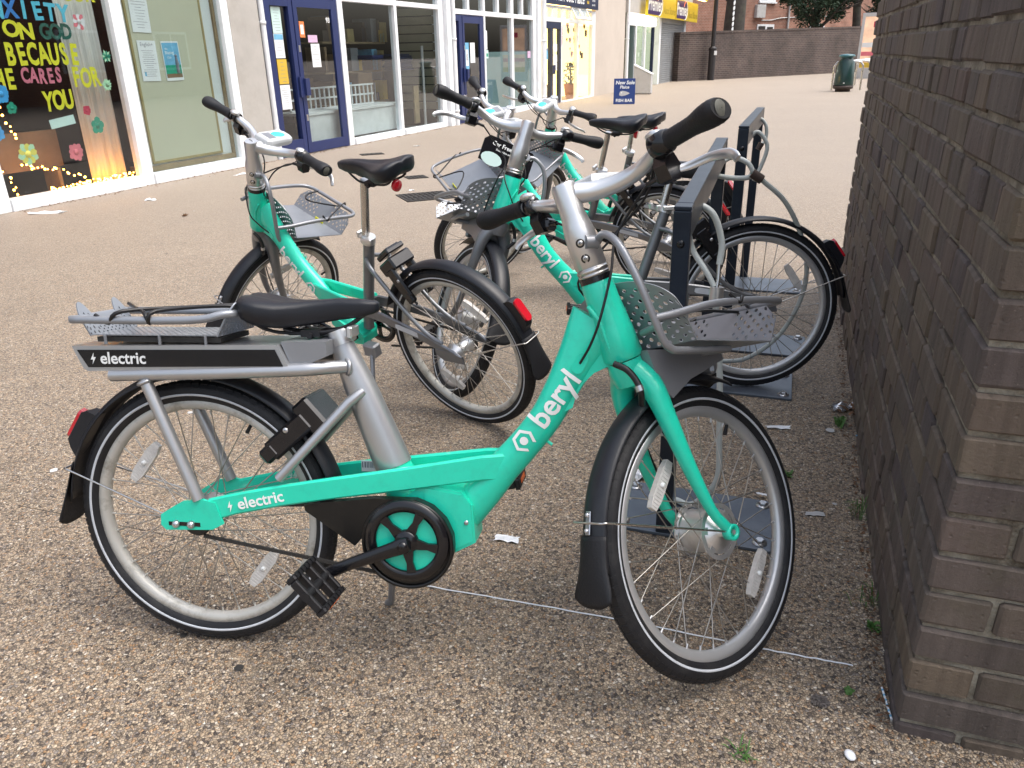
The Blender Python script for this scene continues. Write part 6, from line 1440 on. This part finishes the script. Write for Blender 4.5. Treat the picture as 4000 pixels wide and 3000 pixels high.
# cable 1: from the near stand's bar down to the ground plate, with a crimped eye
e, o = cable([(.455, 1.985, .80), (.475, 2.00, .835), (.52, 1.98, .815), (.545, 1.965, .745), (.54, 1.95, .69)], 'grey lock cable looped over the near stand just behind the post', .0085)
obj('bare_wire', MB().tube([tuple(Vector(p) - o) for p in ((.54, 1.95, .69), (.538, 1.94, .655), (.532, 1.93, .625))], .005, 8), 'steel', e)
obj('crimp', MB().tube([tuple(Vector(p) - o) for p in ((.535, 1.935, .635), (.533, 1.93, .60))], .018, 14), 'bar_silver', e)
obj('return_wire', MB().tube([tuple(p - o) for p in spline([(.455, 1.985, .80), (.48, 2.0, .72), (.51, 1.96, .67), (.528, 1.935, .635)], 6)], .0075, 10), 'sleeve', e)
obj('tail', MB().tube([tuple(p - o) for p in spline([(.532, 1.93, .60), (.545, 1.92, .50), (.555, 1.90, .38), (.555, 1.86, .24), (.55, 1.83, .12), (.50, 1.86, .03), (.46, 1.90, .02)], 8)], .0085, 12), 'sleeve', e)
e, o = cable([(.70, 2.66, .84), (.75, 2.68, .865), (.80, 2.66, .85), (.825, 2.65, .81)], 'grey lock cable looped over the far end of the near stand')
obj('crimp', MB().tube([tuple(Vector(p) - o) for p in ((.815, 2.65, .818), (.85, 2.645, .795))], .016, 12), 'chair_dark', e)
obj('return_wire', MB().tube([tuple(p - o) for p in spline([(.70, 2.66, .81), (.75, 2.67, .80), (.80, 2.66, .80), (.82, 2.65, .81)], 5)], .0085, 10), 'sleeve', e)
obj('tail', MB().tube([tuple(p - o) for p in spline([(.85, 2.645, .795), (.94, 2.66, .72), (1.02, 2.69, .60), (1.07, 2.72, .46), (1.06, 2.73, .33), (1.0, 2.74, .20), (.90, 2.76, .11), (.80, 2.78, .09)], 8)], .0085, 12), 'sleeve', e)
e, o = cable([(1.20, 3.95, .85), (1.23, 3.95, .885), (1.26, 3.94, .85), (1.26, 3.93, .79), (1.235, 3.92, .765)], 'grey lock cable looped over the far end of the second stand')
obj('crimp', MB().tube([tuple(Vector(p) - o) for p in ((1.24, 3.922, .775), (1.225, 3.92, .745))], .014, 12), 'chair_dark', e)
e, o = cable([(1.02, 3.42, .84), (1.06, 3.42, .875), (1.10, 3.40, .82), (1.08, 3.39, .74), (1.05, 3.38, .68)], 'grey lock cable hanging from the near end of the second stand')

# black card in the basket of bicycle 4
S4 = steer_m(.9931); root = BIKES['4']
T = root.matrix_basis @ S4
cd_ = empty('basket_card'); cd_.matrix_basis = frame((-.015, 3.70, .765), (.88, .20, -.40), (.30, .15, .94)) @ Matrix.Rotation(R_(90), 4, 'X') @ Matrix.Scale(.95, 4) @ Matrix.Rotation(math.pi, 4, 'Z') @ Matrix.Rotation(math.pi, 4, 'Z') @ Matrix.Rotation(0, 4, 'X')
cd_.matrix_basis = frame((-.005, 3.70, .752), (.86, .22, -.42), (.25, .28, .92)) @ Matrix.Rotation(R_(-90), 4, 'X') @ Matrix.Scale(.8, 4); tag(cd_, 'black card reading Car Free with a mint panel in a rear bicycle basket', 'card')
pts = [(-.16, -.06), (.16, -.06), (.16, .075), (.14, .09), (-.13, .09), (-.16, .06)]
obj('card', MB().prism(pts, -.003, .003), 'black', cd_); obj('mint_panel', MB().prism([(-.085 + .065 * math.cos(k * .4), -.035 + .038 * math.sin(k * .4)) for k in range(16)], -.0045, -.0032).prism([(.085 + .065 * math.cos(k * .4), -.035 + .038 * math.sin(k * .4)) for k in range(16)], .0032, .0045), 'paper_mint', cd_)
for s, nrm in ((-1, 1), (1, -1)):
    link('lettering', text_mesh('Car Free Norwich', .034, .0002, .0005, mat='text_white'), cd_, frame((.02, s * .0036, .055), (-s, 0, 0), (0, 0, 1))); link('lettering', text_mesh('Free rides ending in the city', .017, .0002, .0002, mat='text_white'), cd_, frame((.02, s * .0036, .025), (-s, 0, 0), (0, 0, 1)))

# white cord drawn across the paving
P = [Vector((-1.465, 1.977, 0)), Vector((-.234, 1.561, 0)), Vector((.206, 1.428, 0)), Vector((.543, 1.313, 0)), Vector((.704, 1.262, 0))]
pts = [(p.x + rnd.uniform(-.0012, .0012), p.y + rnd.uniform(-.0012, .0012), .0022) for p in spline(P[1:], 14)]
cm_ = MB().tube(pts, .0017, 6); o = obj('ground_string', cm_, 'litter'); tag(o, 'thin white cord lying across the gravel under the front wheel to the wall', 'cord')
o = obj('ground_string', MB().tube([(p.x, p.y, .0006) for p in spline(P[:2], 10)], .0008, 6), 'iron'); tag(o, 'faded thread of cord half buried in the gravel behind the electric bicycle', 'cord')
def scrap(c, w_, h_, rot, mat, name, label, cat, seed=1, lift=.006, z0=None):
    r = random.Random(seed); n = 5; vs = []; z = gz(c[0], c[1]) if z0 is None else z0
    for j in range(n + 1):
        for i in range(n + 1): vs.append(((i / n - .5) * w_ * (1 + .12 * r.uniform(-1, 1)), (j / n - .5) * h_ * (1 + .12 * r.uniform(-1, 1)), .0025 + lift * r.random() ** 2))
    fs = [(j * (n + 1) + i, j * (n + 1) + i + 1, (j + 1) * (n + 1) + i + 1, (j + 1) * (n + 1) + i) for j in range(n) for i in range(n)]
    o = obj(name, MB().add(vs, fs, 0), mat, fix=False); o.location = (c[0], c[1], z); o.rotation_euler = (0, 0, R_(rot)); m = o.modifiers.new('t', 'SOLIDIFY'); m.thickness = .0006; tag(o, label, cat); return o
scrap((-.022, 1.749), .062, .028, -18, 'litter', 'paper_scrap', 'crumpled white paper scrap on the gravel right of the chain guard', 'litter', 2, .010)
scrap((1.149, 2.444), .07, .04, 20, 'foil', 'foil_scrap', 'crumpled silver foil scrap by the brick wall', 'litter', 3, .022)
scrap((.371, 2.069), .06, .07, 40, 'litter', 'paper_scrap', 'white crumpled paper beside the base plate behind the front wheel', 'litter', 4, .03)
scrap((.888, 2.327), .075, .022, -6, 'litter', 'plastic_scrap', 'thin pale plastic strip on the gravel right of the front wheel', 'litter', 5, .006)
scrap((.837, 1.839), .05, .02, -10, 'plastic_grey', 'plastic_scrap', 'clear grey plastic scrap near the wall foot', 'litter', 6, .004)
scrap((-4.0, 6.80), .30, .05, 8, 'litter', 'paper_scrap', 'long white paper scrap by the sill of the decorated window', 'litter', 7, .02)
scrap((-3.346, 7.37), .10, .05, 8, 'litter', 'paper_scrap', 'small white paper scrap in front of the cream board window', 'litter', 8, .02)
scrap((-3.0, 9.0), .2, .04, 60, 'litter', 'paper_scrap', 'white paper by the sill of the cream board window', 'litter', 9, .02)
scrap((-1.30, 11.6), .09, .05, 30, 'litter', 'paper_scrap', 'white scrap on the walkway before the second shop', 'litter', 10, .01)
scrap((-2.705, 6.538), .05, .03, 70, 'dead_leaf', 'dead_leaf', 'single curled brown leaf alone on the left paving', 'leaf', 11, .02)
scrap((1.134, 2.265), .018, .008, 0, 'paper_blue', 'plastic_bit', 'tiny blue plastic bit at the foot of the wall', 'litter', 12, .003)
scrap((.715, 1.93), .030, .012, -25, 'litter', 'gum_wrapper', 'small white wrapper lying on the near base plate', 'litter', 13, .004, .012)
scrap((-.93, 7.62), .05, .04, 0, 'litter', 'paper_scrap', 'white scrap left of the drain cover', 'litter', 14, .01)
o = obj('stone', MB().sphere((0, 0, .004), .010, 0, 10, 6, sc_=(1, 1.3, .5)), 'litter'); o.location = (.606, 1.036, 0); tag(o, 'single flat white stone in the near gravel', 'stone')
sw = empty('drinking_straw', (.7275, 1.156, .004), math.atan2(.078, .017), 'white and blue striped straw against the wall foot', 'straw')
obj('tube', MB().tube([(-.042, 0, 0), (.042, 0, 0)], .0022, 8), 'litter', sw)
for i in range(6): obj('stripe_band', MB().tube([(-.036 + i * .0135, 0, 0), (-.031 + i * .0135, 0, 0)], .0024, 8), 'paper_blue', sw)
lf = MB(); r2 = random.Random(8)
for i in range(60):
    a, q = r2.uniform(0, 6.28), r2.gammavariate(1.5, .022); m_ = Matrix.Translation((1.177 + math.cos(a) * q * 1.4, 2.376 + math.sin(a) * q * 1.6, .045 + r2.uniform(0, .02))) @ Euler((r2.uniform(-.7, .7), r2.uniform(-.7, .7), a)).to_matrix().to_4x4(); k = r2.uniform(.007, .018)
    lf.add([(-k, 0, 0), (0, -k * .5, .002), (k, 0, 0), (0, k * .5, .003)], [(0, 1, 2, 3)], 0, False, m_)
for i in range(420):     # litter line at the wall foot
    s = r2.uniform(-.02, 2.9); q = r2.gammavariate(1.4, .012); p = K + WU * s + WN * (q + .004); k = r2.uniform(.003, .009); m_ = Matrix.Translation((p.x, p.y, gz(p.x, p.y) + .003 + r2.uniform(0, .006))) @ Euler((r2.uniform(-.6, .6), r2.uniform(-.6, .6), r2.uniform(0, 6))).to_matrix().to_4x4(); lf.add([(-k, 0, 0), (0, -k * .5, .001), (k, 0, 0), (0, k * .5, .001)], [(0, 1, 2, 3)], 0, False, m_)
for i in range(260):
    s = r2.uniform(.5, 1.4); q = r2.gammavariate(1.4, .014); p = K + FU * s - WU * (q + .004); k = r2.uniform(.004, .012); m_ = Matrix.Translation((p.x, p.y, .004 + r2.uniform(0, .008))) @ Euler((r2.uniform(-.6, .6), r2.uniform(-.6, .6), r2.uniform(0, 6))).to_matrix().to_4x4(); lf.add([(-k, 0, 0), (0, -k * .5, .001), (k, 0, 0), (0, k * .5, .001)], [(0, 1, 2, 3)], 0, False, m_)
o = obj('leaf_litter', lf, 'dead_leaf', fix=False); tag(o, 'brown leaf litter along the foot of the brick wall', 'leaf litter', kind='stuff')
# loose stones of the gravel surface round the camera
gs = MB(); r2 = random.Random(21)
ico = [(0, 0, 1), (.9, 0, .1), (.28, .86, .1), (-.73, .53, .1), (-.73, -.53, .1), (.28, -.86, .1)]
icf = [(0, 1, 2), (0, 2, 3), (0, 3, 4), (0, 4, 5), (0, 5, 1)]
for i in range(30000):
    while True:
        u = r2.random(); y = .8 + 2.6 * u * u + .0; x = r2.uniform(-1.7, 1.35)
        if abs(x) < .25 + y * .75: break
    if (Vector((x, y, 0)) - K).dot(FU) > -.002 and (Vector((x, y, 0)) - K).dot(WU) > -.002 and (Vector((x, y, 0)) - K).dot(WU) < LSIDE: continue
    q = r2.uniform(.0021, .0040); a = r2.uniform(0, 6.28); m_ = Matrix.Translation((x, y, gz(x, y) - .0004)) @ Euler((r2.uniform(-.3, .3), r2.uniform(-.3, .3), a)).to_matrix().to_4x4() @ Matrix.Diagonal((q, q * r2.uniform(.6, 1), q * r2.uniform(.35, .6), 1))
    gs.add(ico, icf, r2.choice((0, 0, 1, 1, 2, 3, 4, 5)), True, m_)
M('stone_a', (.30, .22, .14), rough=.5, var=.2, vs=200); M('stone_b', (.23, .17, .115), rough=.5, var=.2, vs=200); M('stone_c', (.15, .13, .12), rough=.5, var=.2, vs=200); M('stone_d', (.46, .38, .29), rough=.5, var=.2, vs=200); M('stone_e', (.30, .17, .09), rough=.5, var=.2, vs=200); M('stone_f', (.09, .075, .07), rough=.5, var=.2, vs=200)
o = obj('gravel_stones', gs, ['stone_a', 'stone_b', 'stone_c', 'stone_d', 'stone_e', 'stone_f'], fix=False); tag(o, 'small bound stones of the gravel paving', 'gravel', kind='stuff')
def weed(c, n, h, spread, label, seed, broad=False):
    r = random.Random(seed); mb = MB(); z = gz(*c)
    for i in range(n):
        a = r.uniform(0, 6.28); L = h * r.uniform(.5, 1.1); b = Vector((r.gauss(0, spread * .25), r.gauss(0, spread * .25), 0)); d = Vector((math.cos(a), math.sin(a), 0)) * spread * r.uniform(.3, 1); wv = Vector((-math.sin(a), math.cos(a), 0)) * (.0045 if broad else .0014)
        p0 = b; p1 = b + d * .5 + Vector((0, 0, L * .75)); p2 = b + d + Vector((0, 0, L * r.uniform(.6, 1.)))
        mb.add([p0 - wv * .6, p0 + wv * .6, p1 + wv, p1 - wv, p2], [(0, 1, 2, 3), (3, 2, 4)])
    o = obj('weed', mb, 'weed', fix=False); o.location = (c[0], c[1], z); tag(o, label, 'weed', 'weeds growing at the foot of the wall')
weed((.955, 1.83), 20, .07, .06, 'grassy weed at the wall foot level with the hub of the front wheel', 1)
weed((.822, 1.455), 18, .055, .045, 'bright green weed at the wall foot below the middle', 2)
weed((.795, 1.375), 16, .018, .02, 'small leafy weed right above the cord end', 3, True)
weed((.408, 1.045), 22, .013, .035, 'patch of thin grass at the bottom edge of the gravel', 4)
weed((.665, 1.19), 16, .010, .012, 'tiny clover weed in the gravel near the corner', 5, True)
weed((.83, 2.05), 18, .012, .03, 'small weed between base plate and wall', 7, True)
weed((1.10, 2.33), 20, .04, .03, 'weed among the leaves by the foil scrap', 8, True)
mk = MB(); r2 = random.Random(31)
for i in range(260):
    a, q = r2.uniform(0, 6.28), .017 * math.sqrt(r2.random()); k = r2.uniform(.002, .004); m_ = Matrix.Translation((.60 + math.cos(a) * q, 1.165 + math.sin(a) * q, .003 + .004 * (1 - q / .022))) @ Euler((r2.uniform(-1, 1), r2.uniform(-1, 1), a)).to_matrix().to_4x4(); mk.add([(-k, 0, 0), (0, -k * .6, .001), (k, 0, 0), (0, k * .6, .001)], [(0, 1, 2, 3)], 0, False, m_)
o = obj('dirt_clump', mk, 'stone_c', fix=False); tag(o, 'small dark grey clump of dirt in the near gravel', 'dirt', kind='stuff')
gm = MB(); r2 = random.Random(41)
for i in range(70):
    x, y = r2.uniform(-3, 3), r2.uniform(1.0, 12); k = r2.uniform(.007, .016); a0 = r2.uniform(0, 6)
    gm.add([(x + k * r2.uniform(.7, 1.1) * math.cos(a0 + a * .785), y + k * r2.uniform(.7, 1.1) * math.sin(a0 + a * .785), gz(x, y) + .0022) for a in range(8)], [tuple(range(8))], r2.choice((0, 0, 1)))
o = obj('gum_spots', gm, ['iron', 'plastic_grey'], fix=False); tag(o, 'trodden gum spots scattered over the paving', 'gum', kind='stuff')
# iron drain covers set in the paving
def cover(c, w_, h_, rot, label, n=9):
    e = empty('drain_cover', (c[0], c[1], .004), R_(rot), label, 'drain cover', 'iron covers set in the walkway'); obj('frame', fbx(fbx(fbx(fbx(MB(), -w_ / 2, w_ / 2, -h_ / 2, -h_ / 2 + .025, -.01, .004), -w_ / 2, w_ / 2, h_ / 2 - .025, h_ / 2, -.01, .004), -w_ / 2, -w_ / 2 + .025, -h_ / 2, h_ / 2, -.01, .0035), w_ / 2 - .025, w_ / 2, -h_ / 2, h_ / 2, -.01, .0035), 'iron', e)
    obj('well', MB().box((0, 0, -.002), (w_ - .05, h_ - .05, .003)), 'black_matt', e)
    for i in range(n): obj('bar', MB().box((-w_ / 2 + .025 + (w_ - .05) * (i + .5) / n, 0, .001), ((w_ - .05) / n * .5, h_ - .05, .005)), 'iron', e)
    for i in range(3): obj('cross_bar', MB().box((0, -h_ / 2 + .025 + (h_ - .05) * (i + .5) / 3, .0015), (w_ - .05, .018, .0042)), 'iron', e)
cover((-.76, 7.26), .46, .42, 22, 'square iron drain grate behind the left bicycle')
cover((-.98, 8.5), .22, .2, 22, 'small iron cover beyond the square drain grate', 4)
cover((-1.8, 10.7), .30, .16, 22, 'small iron plate in the walkway before the second shop door', 4)
cover((1.6, 13.6), .5, .25, 22, 'iron cover in the walkway before the third shop', 5)
cover((7.2, 22.4), .7, .5, 22, 'iron cover far along the walkway before the shutter', 6)
